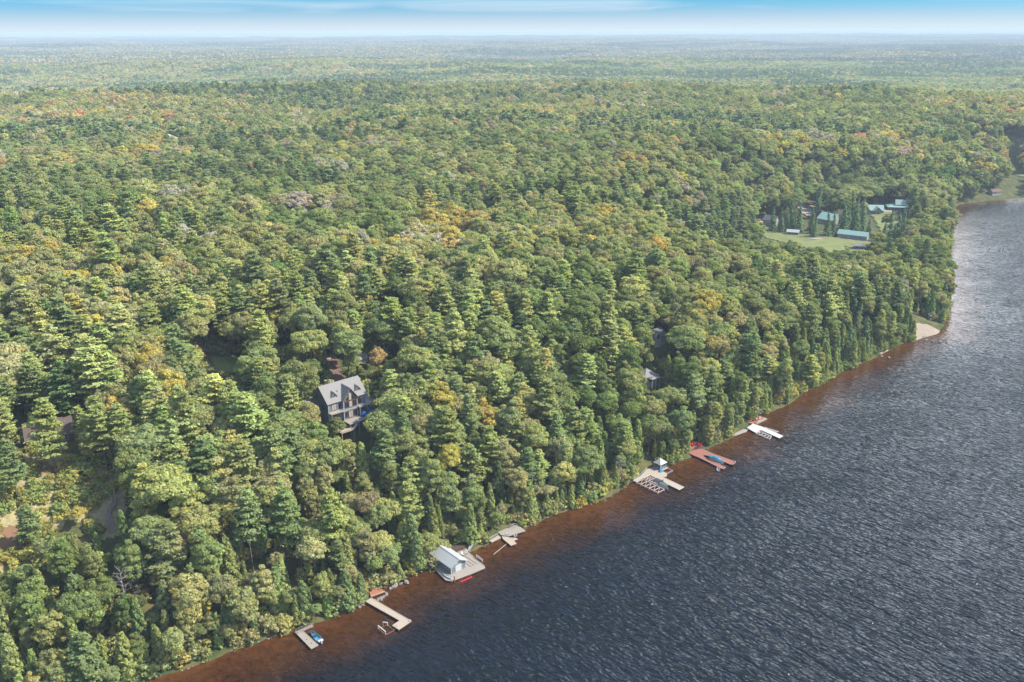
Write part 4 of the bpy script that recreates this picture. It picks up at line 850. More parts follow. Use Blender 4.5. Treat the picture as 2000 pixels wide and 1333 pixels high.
t = thing('tent', 'small grey tent on the brown patch at the left edge', 'tent', (-166, 251, hgt(-166, 251)), .5)
MB().add([(-1.2, -1, 0), (1.2, -1, 0), (1.2, 1, 0), (-1.2, 1, 0), (-1.2, 0, 1.5), (1.2, 0, 1.5)], [(0, 1, 5, 4), (2, 3, 4, 5), (1, 2, 5), (3, 0, 4), (0, 3, 2, 1)]).build('canopy', M['siding'], t); MB().bar((-1.3, 0, 1.5), (1.3, 0, 1.5), .05).build('ridge_pole', M['metal'], t)
# boulders that edge the beach, then the loose stones of the whole waterline as one
for q, (x_, y_, s_) in enumerate([(253, 517, 1.2), (256, 515, .9), (260, 513.6, 1.3), (264, 513.4, .9)]): boulder(x_, y_, s_, f'dark rock along the near side of the sandy point, {n_in[q]} from the trees', q, z_=.1)
for q, (x_, y_, s_) in enumerate([(215, 489, 1.0), (218, 486.6, 1.2)]): boulder(x_, y_, s_, f'pale rock at the tiny sand patch, the {["left", "right"][q]} one', q, True, z_=.1)
sv_, sf_ = [], []; r_ = random.Random(4)
for i in range(8, 24):
    (xa, ya), (xb, yb) = SHORE[i-4], SHORE[i-3]; L_ = math.hypot(xb-xa, yb-ya)
    for k in range(int(L_*1.1)):
        u = r_.random(); x_ = xa+(xb-xa)*u; y_ = ya+(yb-ya)*u; dd = float(sdist(np.array([x_]), np.array([y_]))[0]); nx_, ny_ = (ya-yb)/L_, (xb-xa)/L_
        o_ = -dd+r_.gauss(0, .55)-.2; x_ += nx_*o_; y_ += ny_*o_; s_ = .14+.30*r_.random()**2; m_ = ROCKS[r_.randrange(5)]; b0 = len(sv_)
        sv_ += [(x_+v.co.x*s_, y_+v.co.y*s_, .02+v.co.z*s_*.7) for v in m_.vertices]; sf_ += [tuple(b0+q for q in f.vertices) for f in m_.polygons]
o = MB().add(sv_, sf_).build('shore_stones', M['stone']); tag(o, 'loose grey stones along the waterline', kind='stuff')
# on the far water
hull('canoe', 'white canoe moored off the far shore', 9, 1.8, .8, (560, 990, .1), .15, 'white', 'canoe', seats=2)
for q, (x_, y_, lb) in enumerate([(418, 750, 'dark swim marker'), (425, 757, 'pale swim marker post'), (426, 732, 'lone marker nearer the camera'), (413, 757, 'small dark marker')]):
    t = thing('marker_buoy', lb+' off the wooded point, '+['middle', 'farthest right', 'lowest in the picture', 'farthest left'][q]+' of four', 'buoy', (x_, y_, 0)); MB().bar((0, 0, -.5), (0, 0, .5), .35, 8).build('float', M['cover_dark'], t); MB().bar((0, 0, .5), (0, 0, 2.4 if q in (1, 2) else 1.2), .1, 6).build('stem', M['grey_wood'], t)

# ------------------------------------------------------------------ trees: prototypes
def nrmz(v): return v/np.maximum(np.linalg.norm(v, axis=-1, keepdims=True), 1e-6)
def leafq(c, nn, size, asp=1.0, jit=.5, tdir=None, lv=None, lh=None):
    """one quad per leaf spray; returns verts, lv, lh"""
    N_ = len(c); nn = nrmz(nn+jit*rng.normal(size=(N_, 3)))
    t = rng.normal(size=(N_, 3)) if tdir is None else tdir+.35*rng.normal(size=(N_, 3))
    t = nrmz(t-(t*nn).sum(1, keepdims=True)*nn); b = np.cross(nn, t)
    s = (size*(.7+.6*rng.random(N_)))[:, None]
    V = np.stack([c-t*s*asp-b*s*.35, c+b*s*-1.0*.9+t*s*asp*.1, c+t*s*asp, c+b*s*.9-t*s*asp*.1], 1)
    return V, np.repeat(lv, 4), np.repeat(lh, 4)
class Acc:
    def __init__(s): s.V = []; s.lv = []; s.lh = []
    def add(s, q): s.V.append(q[0].reshape(-1, 3)); s.lv.append(q[1]); s.lh.append(q[2])
    def get(s): return np.concatenate(s.V), np.clip(np.concatenate(s.lv), 0, 1), np.clip(np.concatenate(s.lh), 0, 1)
def tubeq(pts, rad, k=5):
    V = []
    for i, (p_, r_) in enumerate(zip(pts, rad)):
        for j in range(k):
            a = 2*math.pi*j/k; V.append((p_[0]+math.cos(a)*r_, p_[1]+math.sin(a)*r_, p_[2]))
    F = [(i*k+j, i*k+(j+1) % k, (i+1)*k+(j+1) % k, (i+1)*k+j) for i in range(len(pts)-1) for j in range(k)]
    return np.array(V), np.array(F)
def limbs(H, n, z0, z1, L, r0, up=.4):
    """trunk and limbs as one quad mesh"""
    bend = rng.normal(size=2)*.4
    pts = [(bend[0]*math.sin(t*2.2), bend[1]*math.sin(t*1.9), H*t-.8*(t == 0)) for t in np.linspace(0, 1, 6)]
    V, F = tubeq(pts, [r0*(1-.88*t) for t in np.linspace(0, 1, 6)]); Vs = [V]; Fs = [F]; o = len(V)
    for k in range(n):
        z = z0+(z1-z0)*(k+.5)/n; a = k*2.4+rng.random(); l_ = L*(.6+.5*rng.random())
        pp = [(0, 0, z), (math.cos(a)*l_*.5, math.sin(a)*l_*.5, z+l_*up*.4), (math.cos(a)*l_, math.sin(a)*l_, z+l_*up)]
        V, F = tubeq(pp, [r0*.32, r0*.2, r0*.05], 3); Vs.append(V); Fs.append(F+o); o += len(V)
    return np.concatenate(Vs), np.concatenate(Fs)
def broad(H=22, R=5.4, vz=5.2, nc=54, nl=150, ls=.385, low=-.35, cr=.34, lim=7):
    A = Acc(); zc = H-vz; k = np.arange(nc)+.5
    z = 1-(1-low)*k/nc; ph = k*2.39996+rng.random()*6; q = np.sqrt(1-z*z)
    d = np.c_[np.cos(ph)*q, np.sin(ph)*q, z]+rng.normal(size=(nc, 3))*.10
    lob = 1+.14*np.sin(2*ph+rng.random()*6)+.12*np.sin(3*ph+rng.random()*6)+rng.normal(size=nc)*.13
    C_ = d*np.array([R, R, vz])*(.74*lob)[:, None]+[0, 0, zc]
    crr = R*cr*(.55+.75*rng.random(nc)**1.3)
    cl = rng.random(nc); ch = rng.random(nc)**2
    for i in range(nc):
        o_ = nrmz(d[i:i+1]*np.array([1, 1, 1.5])); dd = nrmz(rng.normal(size=(nl, 3))+.75*o_)
        rr_ = crr[i]*(.72+.36*rng.random(nl))
        c = C_[i]+dd*rr_[:, None]*np.array([1.08, 1.08, .72])
        A.add(leafq(c, dd, ls, 1.0, .55, None, .5+.30*(cl[i]-.5)+.55*(rng.random(nl)-.5), .25*ch[i]+.4*rng.random(nl)**3))
    return A.get(), limbs(H-vz*.6, lim, H*.35, H*.72, R*.7, .30*H/22)
def pine(H=31, R=5.0, z0=9.5, wh=17, nb=5.6, ncl=7, nq=16, qs=.32, lim=6):
    A = Acc(); lean = rng.random()*6
    for w in range(wh):
        t = (w+rng.random()*.6)/wh; z = z0+(H-z0-.6)*t
        for b in range(int(nb+rng.random()) if t < .9 else 3):
            a = rng.random()*6.283; Lb = R*((1-t**1.7)*.92+.12)*(.62+.5*rng.random())*(1+.14*math.cos(a-lean))*(.72 if t < .12 else 1)
            da = np.array([math.cos(a), math.sin(a), 0]); pa = np.array([-da[1], da[0], 0]); rise = .10+.28*t+rng.normal()*.06
            s = np.linspace(.30, 1, ncl)+rng.normal(size=ncl)*.04
            wd = .26*Lb*np.sin(np.pi*np.clip(s*.85, 0, 1))+.15
            cl = rng.random(); ch = rng.random()
            for j in range(ncl):
                off = rng.normal()*wd[j]*.8; c0 = da*Lb*s[j]+pa*off+np.array([0, 0, z+Lb*rise*s[j]**1.5+.2*s[j]**2])
                c = c0+rng.normal(size=(nq, 3))*np.array([.44, .44, .15])*max(1, qs/.42)
                td = da*.9+pa*off*.5/(wd[j]+.1)+np.array([0, 0, .45])
                A.add(leafq(c, np.tile([0, 0, 1.0], (nq, 1))+da*.25, qs, 1.35, .42, np.tile(td, (nq, 1)), .5+.32*(cl-.5)+.5*(rng.random(nq)-.5), .3*ch+.25*rng.random(nq)**2))
    return A.get(), limbs(H-.5, lim, H*.3, H*.8, R*.6, .36*H/31, .15)
def spruce(H=21, R=3.6, ly=22, ns=13, qs=.55, z0=1.5, tip=.0):
    A = Acc()
    for w in range(ly):
        t = w/ly; z = z0+(H-z0)*t; r0 = R*(1-t)**.85*(.85+.3*rng.random())+.12
        n_ = max(4, int(ns*(1-t)+3)); a = rng.random(n_)*6.283; k = 3
        for j in range(k):
            s = (j+1)/k*(.85+.3*rng.random(n_)); rr_ = r0*s
            c = np.c_[np.cos(a)*rr_, np.sin(a)*rr_, z-.32*rr_+rng.normal(size=n_)*.15]
            o_ = np.c_[np.cos(a), np.sin(a), np.zeros(n_)]
            A.add(leafq(c, o_*.6+[0, 0, 1.0], qs, 1.4, .3, o_-[0, 0, .35], .5+.5*(rng.random(n_)-.5), .3*rng.random(n_)))
    return A.get(), limbs(H-.4, 0, 1, 2, 1, .25)
def cedar(H=15, R=2.5, n=1500, qs=.42, z0=.8):
    A = Acc(); nk = 46; k = np.arange(nk)
    tk = (k+.5)/nk; ph = k*2.39996
    for i in range(nk):
        t = tk[i]**1.15; z = z0+(H-z0)*t; r_ = R*(1-t)**.72*(.62+.25*t)*(.85+.35*rng.random())+.08; m_ = n//nk
        o_ = np.array([math.cos(ph[i]), math.sin(ph[i]), .25]); cc = np.array([o_[0]*r_, o_[1]*r_, z]); cr = .95*(1-t*.6)
        dd = nrmz(rng.normal(size=(m_, 3))+o_*.8); c = cc+dd*np.array([1, 1, 1.6])*cr*(.6+.4*rng.random(m_))[:, None]
        A.add(leafq(c, dd, qs, 1.5, .45, np.tile([0, 0, 1.0], (m_, 1))+o_*.3, .5+.3*(rng.random()-.5)+.5*(rng.random(m_)-.5), .15*rng.random()+.35*rng.random(m_)**2))
    return A.get(), limbs(H-.6, 0, 1, 2, 1, .22)
def bare(H=17, R=3.4, tips=True, nb=22):
    """leafless tree: trunk, limbs and twigs; the twigs are the crown"""
    T = limbs(H, 0, 1, 2, 1, .26); A = Acc(); Vs = []; Fs = []; o = 0
    for k in range(nb):
        t = .3+.66*k/nb; z = H*t; a = k*2.4+rng.random(); l_ = R*(1.1-t*.75)*(.8+.4*rng.random()); p0 = np.array([0, 0, z]); d = np.array([math.cos(a), math.sin(a), .45+rng.normal()*.15])
        p1 = p0+d*l_
        V, F = tubeq([p0, (p0+p1)/2, p1], [.09, .06, .02], 3); Vs.append(V); Fs.append(F+o); o += len(V)
        for j in range(7):
            s = .35+.65*rng.random(); q0 = p0+(p1-p0)*s; dd = nrmz(d+rng.normal(size=3)*.8); q1 = q0+dd*l_*(.28+.3*rng.random())
            V, F = tubeq([q0, q1], [.045, .012], 3); Vs.append(V); Fs.append(F+o); o += len(V)
    return (np.concatenate(Vs), np.concatenate(Fs)), T
def rawc(C_):            # crown arrays -> verts, faces, attrs
    V, lv, lh = C_; F = np.arange(len(V)).reshape(-1, 4); return V, F, {'lv': lv, 'lh': lh}
PCOL = bpy.data.collections.new('tree_kinds')      # not linked to the scene: only read by the stuff objects
def proto(name, C_, T, lm, both=True, trunk=True):
    V, F, at = rawc(C_) if len(C_) == 3 else (C_[0], C_[1], {'lv': np.full(len(C_[0]), .5), 'lh': np.full(len(C_[0]), .1)})
    cme = np_mesh(name+'_crown', V, F, at); cme.materials.append(lm); tme = None; ob = None
    if T is not None:
        tme = np_mesh(name+'_trunk', T[0], T[1], smooth=True); tme.materials.append(M['bark'] if len(C_) == 3 else M['bark_pale'])
    if both:
        if trunk and T is not None:
            V2 = np.concatenate([V, T[0]]); F2 = np.concatenate([F, T[1]+len(V)])
            me = np_mesh(name, V2, F2, {k: np.concatenate([a, np.full(len(T[0]), .5)]) for k, a in at.items()})
            me.materials.append(lm); me.materials.append(M['bark']); me.polygons.foreach_set('material_index', np.r_[np.zeros(len(F), np.int32), np.ones(len(T[1]), np.int32)])
        else: me = cme
        ob = bpy.data.objects.new(name, me)
    return dict(crown=cme, trunk=tme, ob=ob, n=len(F))
P = {}
P['maple'] = [proto('maple', *broad(H=h, R=r, vz=v, lim=8), M['leaf']) for h, r, v in ((22, 5.6, 5.0), (24, 6.2, 5.6), (20, 5.0, 5.2), (23, 5.2, 6.2), (19, 5.6, 4.2), (22, 4.6, 6.0), (21, 6.0, 4.6))]
P['birch'] = [proto('birch', *broad(H=h, R=r, vz=v, nc=48, nl=120, ls=.36, low=-.7, cr=.40), M['leaf']) for h, r, v in ((20, 3.3, 7.0), (18, 3.0, 6.0), (22, 3.6, 7.6))]
P["pine"] = [proto("pine", *pine(H=h, R=r, z0=z, wh=w), M["needle"]) for h, r, z, w in ((29, 6.3, 8, 15), (31, 5.8, 10, 16), (26, 6.2, 7, 14), (28, 5.4, 12, 12), (24, 5.4, 6, 14))]
P['spruce'] = [proto('spruce', *spruce(H=h, R=r), M['needle']) for h, r in ((21, 3.8), (18, 3.2))]
P['cedar'] = [proto('cedar', *cedar(H=h, R=r), M['needle']) for h, r in ((15, 2.7), (12, 2.3), (17, 2.8))]
P['bare'] = [proto('bare', *bare(H=h, R=r), M['bark_pale']) for h, r in ((18, 3.6), (15, 3.8))]
P['shrub'] = [proto('shrub', *broad(H=3.2, R=1.9, vz=1.7, nc=14, nl=26, ls=.30, low=-.6, cr=.4, lim=0), M['leaf'], trunk=False) for _ in range(2)]
MID = {}
MID['maple'] = [proto('maple_mid', *broad(H=h, R=r, vz=v, nc=24, nl=20, ls=1.05, lim=0), M['leaf'], trunk=False) for h, r, v in ((22, 5.8, 5), (24, 6.2, 5.6), (20, 5.2, 5.2))]
MID['birch'] = [proto('birch_mid', *broad(H=20, R=3.6, vz=6.6, nc=20, nl=18, ls=.95, low=-.6, lim=0), M['leaf'], trunk=False)]
MID['pine'] = [proto('pine_mid', *pine(H=h, R=r, z0=11, wh=9, nb=5, ncl=4, nq=4, qs=.95, lim=0), M['needle'], trunk=False) for h, r in ((28, 6.0), (26, 5.4))]
MID['spruce'] = [proto('spruce_mid', *spruce(H=23, R=3.9, ly=11, ns=8, qs=1.1), M['needle'], trunk=False)]
MID['bare'] = P['bare']
LOW = {}
LOW['maple'] = [proto('maple_low', *broad(H=21, R=r, vz=5.4, nc=11, nl=9, ls=1.9, low=-.1, cr=.42, lim=0), M['leaf'], trunk=False) for r in (6.4, 7.2)]
LOW['spruce'] = [proto('spruce_low', *spruce(H=26, R=4.8, ly=6, ns=5, qs=2.3), M['needle'], trunk=False)]
def patch():
    A = Acc()
    for i in range(5):
        for j in range(5):
            x = (i-2)*9.6+rng.normal()*1.8; y = (j-2)*9.6+rng.normal()*1.8; h_ = 19+rng.random()*6; k = 9; con = rng.random() < .25
            d = nrmz(rng.normal(size=(k, 3))+[0, 0, .8]); c = np.array([x, y, h_-4])+d*(np.array([2.3, 2.3, 6.5]) if con else np.array([4.6, 4.6, 3.4]))
            A.add(leafq(c, d, 2.7, 1.0, .4, None, np.full(k, .25 if con else .3+.6*rng.random())+.3*(rng.random(k)-.5), np.full(k, 0 if con else rng.random()**1.5)))
    return A.get()
PATCH = [proto('woods_patch', patch(), None, M['canopy'], trunk=False) for _ in range(4)]

# ------------------------------------------------------------------ trees: where they stand
TONES = [('deep green', (.155, .180, .064)), ('mid green', (.225, .232, .095)), ('yellowish green', (.295, .275, .110)), ('olive', (.310, .268, .130)),
         ('golden', (.40, .31, .090)), ('orange', (.42, .27, .12)), ('red', (.44, .18, .12)), ('dull brown', (.36, .30, .24))]
PTONES = [('blue green', (.165, .195, .082)), ('fresh green', (.235, .250, .088)), ('pale green', (.290, .300, .118)), ('yellowish', (.335, .305, .105))]
# things that must stay in sight: screen box, distance, and how wide the ground round them stays clear
KEEP = [((622, 734, 722, 822), (-66, 338), 11), ((688, 760, 724, 828), (-62, 339), 0), ((80, 842, 126, 884), (-168, 298), 9), ((1256, 706, 1286, 740), (68, 405), 6), ((1280, 644, 1302, 655), (78, 443), 6),
        ((578, 1224, 642, 1270), (-64, 240), 2), ((716, 1150, 805, 1234), (-43, 261), 2), ((848, 1058, 948, 1136), (-18, 275), 9), ((960, 1026, 1030, 1068), (0, 297), 4), ((880, 1048, 950, 1075), (-12, 288), 0),
        ((1244, 896, 1338, 968), (59, 351), 4), ((1356, 864, 1438, 918), (81, 371), 5), ((1436, 828, 1532, 860), (116, 394), 4), ((1476, 790, 1504, 828), (121, 400), 4),
        ((1604, 414, 1652, 442), (305, 838), 15), ((1678, 400, 1723, 417), (362, 898), 18), ((1724, 396, 1774, 420), (395, 912), 16), ((1650, 446, 1694, 470), (304, 779), 13),
        ((1538, 446, 1570, 462), (256, 796), 7), ((1662, 471, 1688, 487), (292, 741), 6), ((1492, 450, 1560, 470), (250, 790), 0), ((1565, 466, 1690, 488), (285, 750), 0), ((1724, 412, 1762, 442), (374, 858), 10),
        ((1728, 440, 1754, 462), (345, 800), 0), ((1576, 392, 1606, 412), (300, 885), 0), ((1489, 412, 1509, 436), (246, 845), 9), ((1972, 294, 1992, 319), (675, 1212), 14), ((1978, 326, 2010, 350), (650, 1130), 0), ((1934, 370, 1952, 380), (545, 1003), 7),
        ((206, 915, 230, 1046), (-138, 272), 1.5), ((64, 898, 236, 1012), (-150, 272), 0), ((0, 1050, 60, 1095), (-163, 250), 3),
        ((548, 680, 572, 694), (-100, 377), 0), ((640, 706, 664, 742), (-76, 362), 0), ((752, 662, 778, 694), (-46, 385), 0), ((412, 700, 452, 726), (-125, 362), 0), ((398, 684, 418, 698), (-137, 378), 0), ((704, 696, 722, 708), (-67, 381), 4),
        ((1798, 634, 1852, 668), (264, 534), 0), ((1728, 684, 1754, 700), (222, 494), 0)]
NOTREE = [LAWN1, LAWN2, LAWN3, LAWN4, OPEN, ROADP, DIRTP,
          [(358, 912), (398, 912), (388, 890), (362, 896)], [(286, 900), (312, 905), (316, 880), (300, 868), (296, 850), (286, 872)], [(246, 518), (254, 548), (266, 556), (278, 548), (281, 541), (272, 524), (262, 514)]]
def visible_ok(x, y, z, H_, R_, z0f=.35):
    """False where the crown would stand in front of, or on, something that the place keeps clear"""
    ok = np.ones(len(x), bool); ct = np.hypot(x, y)
    px, py0, w0 = proj(np.c_[x, y, z+H_*.62]); top = proj(np.c_[x, y, z+H_])[1]; bot = proj(np.c_[x, y, z+H_*z0f])[1]; hw = R_*.85*1750/w0
    for (a, b_, c, d_), (wx, wy), cl in KEEP:
        dist = math.hypot(wx, wy)
        hit = (px+hw > a) & (px-hw < c) & (bot > b_) & (top < d_) & (ct < dist-cl*.3)
        ok &= ~hit
        if cl: ok &= np.hypot(x-wx, y-wy) > cl+R_*.35
    return ok
def candidates(r0, r1, cell, jit=.38):
    gx = np.arange(-r1*.62, r1*.62, cell); gy = np.arange(0, r1, cell*.9); xx, yy = np.meshgrid(gx, gy)
    xx = xx+(np.arange(len(gy)) % 2)[:, None]*cell*.5
    x = (xx+(rng.random(xx.shape)-.5)*2*jit*cell).ravel(); y = (yy+(rng.random(xx.shape)-.5)*2*jit*cell).ravel()
    r = np.hypot(x, y); m_ = (r >= r0) & (r < r1) & (np.abs(np.arctan2(x, y)) < math.radians(34.5)); x = x[m_]; y = y[m_]
    d = sdist(x, y); m_ = d > .2; x = x[m_]; y = y[m_]; d = d[m_]
    for Q in NOTREE:
        m_ = ~inpoly(x, y, Q); x = x[m_]; y = y[m_]; d = d[m_]
    return x, y, d, height(x, y, d)
def pick_kind(x, y, d):
    r = np.hypot(x, y); n = len(x)
    f1 = fbm(x/70, y/70, 41, 3); f2 = fbm(x/260+5, y/160, 43, 3); u = rng.random(n)
    pz = np.clip((205-d+70*(f1-.5))/50, 0, 1)*np.clip((540-r)/110, 0, 1)*np.where(d > 14, 1, .45)          # the pine belt along the near shore
    belt = np.clip((d-30)/30, 0, 1)*np.clip((470-y)/60, 0, 1)
    pcon = (.26+.50*belt)*pz*np.clip(.55+2.0*(f1-.33), .3, 1.12)+(1-pz)*np.where(f2 > .58, .68, .03)
    mixed = np.clip((f1-.52)*9, 0, 1)*pz*.25; pcon = pcon-mixed
    k = np.full(n, 'maple', object)
    con = u < pcon; k[con] = 'pine'; far = con & ((pz < .4)) ; k[far & (rng.random(n) < .55)] = 'spruce'
    sh = ((d < 16) & (rng.random(n) < .38) | (d < 45) & (rng.random(n) < .22)) & (r < 620); k[sh] = 'cedar'
    bi = (k == 'maple') & (rng.random(n) < np.where(d < 40, .35, .14)); k[bi] = 'birch'
    k[rng.random(n) < .018] = 'bare'
    return k
def pick_tone(x, y, d, k):
    n = len(x); f = fbm(x/150, y/220, 61, 3); g = fbm(x/45, y/45, 67, 2); r = np.hypot(x, y); az = np.arctan2(x, y)
    f = fbm(x/240, y/330, 61, 3); aut = np.clip(.46+3.4*(f-.5)-.45*np.clip(az, -.3, .5), 0.04, .95)*np.clip((d-30)/120, .25, 1)
    u = rng.random(n); t = np.zeros(n, int)
    w = np.stack([.24-.20*aut, .40-.26*aut, .15+.16*aut, .14+.10*aut, .012+.15*aut, .003+.065*aut, .001+.010*aut, .022+.06*aut], 1)
    w = np.clip(w, .001, None); w = np.cumsum(w/w.sum(1, keepdims=True), 1)
    uu = np.clip(u*.62+(g-.5)*1.25+.19, 0, .9999)
    t = (uu[:, None] > w).sum(1)
    t = np.where((t >= 5) & (r < 480), 3, np.clip(t, 0, 7))
    T_ = np.array([c for _, c in TONES])[t]
    con = np.isin(k, ['pine', 'spruce', 'cedar'])
    pt = (rng.random(n)[:, None] > np.array([.30, .66, .90])).sum(1)
    pt = np.where((k == 'spruce') | ((k == 'pine') & (r > 640)), 0, pt); pt = np.where(k == 'cedar', np.minimum(pt+0, 1), pt)
    PT = np.array([c for _, c in PTONES])[pt]
    c = np.where(con[:, None], PT, T_)*(1+rng.normal(size=(n, 1))*.10)*(1+rng.normal(size=(n, 3))*.04)
    c = np.where((k == 'spruce')[:, None], c*np.array([.72, .82, .95]), c)
    return np.where(con, pt, t), np.clip(c, .01, .6)

def instancer(name, protos, x, y, z, rot, scl, tc, idx, label):
    sub = bpy.data.collections.new('kinds_of_'+name)
    for k, pr in enumerate(protos):
        ob = bpy.data.objects.new('k%03d_%s' % (k, name), pr['ob'].data); sub.objects.link(ob)
    me = bpy.data.meshes.new(name); me.vertices.add(len(x)); me.vertices.foreach_set('co', np.c_[x, y, z].astype(np.float32).ravel())
    for nm, tp, ar in (('rot', 'FLOAT', rot), ('idx', 'INT', idx)):
        a = me.attributes.new(nm, tp, 'POINT'); a.data.foreach_set('value', ar.astype(np.float32 if tp == 'FLOAT' else np.int32))
    for nm, ar in (('scl', scl), ('tcol', tc)):
        a = me.attributes.new(nm, 'FLOAT_VECTOR', 'POINT'); a.data.foreach_set('vector', ar.astype(np.float32).ravel())
    o = link(bpy.data.objects.new(name, me)); tag(o, label, kind='stuff')
    g = bpy.data.node_groups.new('plant_'+name, 'GeometryNodeTree')
    g.interface.new_socket('Geometry', in_out='INPUT', socket_type='NodeSocketGeometry'); g.interface.new_socket('Geometry', in_out='OUTPUT', socket_type='NodeSocketGeometry')
    n = g.nodes; l = g.links; gi = n.new('NodeGroupInput'); go = n.new('NodeGroupOutput')
    m2p = n.new('GeometryNodeMeshToPoints'); l.new(gi.outputs[0], m2p.inputs['Mesh'])
    ci = n.new('GeometryNodeCollectionInfo'); ci.inputs['Collection'].default_value = sub; ci.inputs['Separate Children'].default_value = True; ci.inputs['Reset Children'].default_value = True
    ip = n.new('GeometryNodeInstanceOnPoints'); ip.inputs['Pick Instance'].default_value = True
    l.new(m2p.outputs[0], ip.inputs['Points']); l.new(ci.outputs[0], ip.inputs['Instance'])
    def na_(nm, dt):
        a = n.new('GeometryNodeInputNamedAttribute'); a.data_type = dt; a.inputs['Name'].default_value = nm; return a.outputs['Attribute']
    l.new(na_('idx', 'INT'), ip.inputs['Instance Index']); l.new(na_('scl', 'FLOAT_VECTOR'), ip.inputs['Scale'])
    cx_ = n.new('ShaderNodeCombineXYZ'); l.new(na_('rot', 'FLOAT'), cx_.inputs['Z'])
    e2r = n.new('FunctionNodeEulerToRotation'); l.new(cx_.outputs[0], e2r.inputs[0]); l.new(e2r.outputs[0], ip.inputs['Rotation'])
    l.new(ip.outputs[0], go.inputs[0])
    md = o.modifiers.new('planting', 'NODES'); md.node_group = g
    return o
def scales(n, lo=.78, hi=1.18):
    s = lo+(hi-lo)*rng.random(n); w_ = .80+.42*rng.random(n); return np.c_[s*w_*(.94+.12*rng.random(n)), s*w_*(.94+.12*rng.random(n)), s]
KH = dict(maple=(22, 5.4), birch=(20, 3.3), pine=(28, 5.8), spruce=(21, 3.6), cedar=(15, 2.6), bare=(17, 3.4))

# near woods: every tree picked out; the largest in the picture become objects, the rest one object per wood
x, y, d, z = candidates(190, 700, 7.5)
# a fringe right at the waterline, leaning over the water, and an understorey that closes the gaps
ex, ey = [], []
for (xa, ya), (xb, yb) in zip(SHORE[3:33], SHORE[4:34]):
    L_ = math.hypot(xb-xa, yb-ya)
    for q in range(int(L_/2.5)):
        u_ = rng.random(); o_ = rng.random()*6+.3; ex.append(xa+(xb-xa)*u_-(yb-ya)/L_*o_); ey.append(ya+(yb-ya)*u_+(xb-xa)/L_*o_)
ex = np.array(ex); ey = np.array(ey); ed = sdist(ex, ey); q_ = ed > .2
for Q in NOTREE: q_ &= ~inpoly(ex, ey, Q)
ex, ey, ed = ex[q_], ey[q_], ed[q_]
ux, uy, ud, uz = candidates(190, 620, 8.5); nf, nu, n0 = len(ex), len(ux), len(x)
x = np.r_[x, ex, ux]; y = np.r_[y, ey, uy]; d = np.r_[d, ed, ud]; z = np.r_[z, height(ex, ey, ed), uz]
k = pick_kind(x, y, d); k[n0:][k[n0:] == 'pine'] = 'cedar'; tn, tc_ = pick_tone(x, y, d, k); scl = scales(len(x))
small = (k == 'maple') & (d < 30); scl[small] *= .8; scl[n0:n0+nf] *= .62; scl[n0+nf:] *= .5
scl[(k == 'pine') & (d < 12)] *= .8
Hh = np.array([KH[q][0] for q in k])*scl[:, 2]; Rr = np.array([KH[q][1] for q in k])*scl[:, 0]
m_ = visible_ok(x, y, z, Hh, Rr, .22); m_ &= ~((k == 'maple') & (np.hypot(x, y) < 640) & (d < 250) & (rng.random(len(x)) < .06))
cut = ~m_
x, y, d, z, k, tn, tc_, scl, Hh, Rr = (a[m_] for a in (x, y, d, z, k, tn, tc_, scl, Hh, Rr))
# hand-set trees that the photo singles out: kind, tone, place, size
HAND = [('bare', 7, -47, 285, 1.0), ('bare', 0, -15, 455, 1.0), ('bare', 0, -190, 470, 1.1), ('bare', 0, 20, 345, .85),
        ('maple', 6, 186, 585, .62), ('maple', 5, -58, 366, .72), ('maple', 4, -144, 262, .4), ('maple', 4, -117, 232, .55), ('maple', 7, -84, 374, .6), ('maple', 4, 247, 560, .7),
        ('spruce', 0, 246, 806, 1.0), ('spruce', 0, 258, 812, .95), ('spruce', 0, 272, 800, 1.05), ('spruce', 0, 270, 786, .9), ('spruce', 0, 283, 790, 1.1), ('spruce', 0, 290, 796, 1.0),
        ('spruce', 0, 318, 752, 1.15), ('spruce', 0, 322, 741, 1.2), ('spruce', 0, 331, 750, 1.1), ('spruce', 0, 312, 740, .9), ('spruce', 0, 338, 762, 1.0), ('spruce', 0, 326, 835, 1.3), ('spruce', 0, 335, 850, 1.25), ('spruce', 0, 300, 868, 1.5),
        ('spruce', 0, 262, 806, 1.2), ('spruce', 0, 277, 815, 1.2), ('spruce', 0, 300, 796, 1.25), ('spruce', 0, 313, 801, 1.35), ('spruce', 0, 322, 812, 1.3), ('spruce', 0, 330, 770, 1.3), ('spruce', 0, 341, 778, 1.35), ('spruce', 0, 350, 790, 1.2), ('spruce', 0, 308, 820, 1.3), ('spruce', 0, 330, 860, 1.4), ('spruce', 0, 240, 812, 1.1), ('maple', 2, 344, 868, .8), ('maple', 1, 338, 795, .8),
        ('pine', 1, -161, 284, 1.1), ('pine', 1, -144.5, 287, .95), ('pine', 1, -139, 289.5, 1.0), ('pine', 2, -178, 288, .85), ('pine', 1, -154, 294, .72), ('pine', 3, -150, 289.5, .78), ('pine', 0, -167, 268, .8), ('pine', 0, -155, 250, .6)]
hx = np.array([h[2] for h in HAND], float); hy = np.array([h[3] for h in HAND], float); hd = sdist(hx, hy); hz_ = height(hx, hy, hd)
far_ok = np.ones(len(x), bool)
for a, b_ in zip(hx, hy): far_ok &= np.hypot(x-a, y-b_) > 3.6
x, y, d, z, k, tn, tc_, scl, Hh, Rr = (a[far_ok] for a in (x, y, d, z, k, tn, tc_, scl, Hh, Rr))
hk = np.array([h[0] for h in HAND], object); htn = np.array([h[1] for h in HAND])
htc = np.array([(PTONES if q in ('pine', 'spruce', 'cedar') else TONES)[t_][1] for q, t_ in zip(hk, htn)]); htc[hk == 'spruce'] *= np.array([.72, .82, .95])
hs = np.array([h[4] for h in HAND]); hs3 = np.c_[hs, hs, hs]
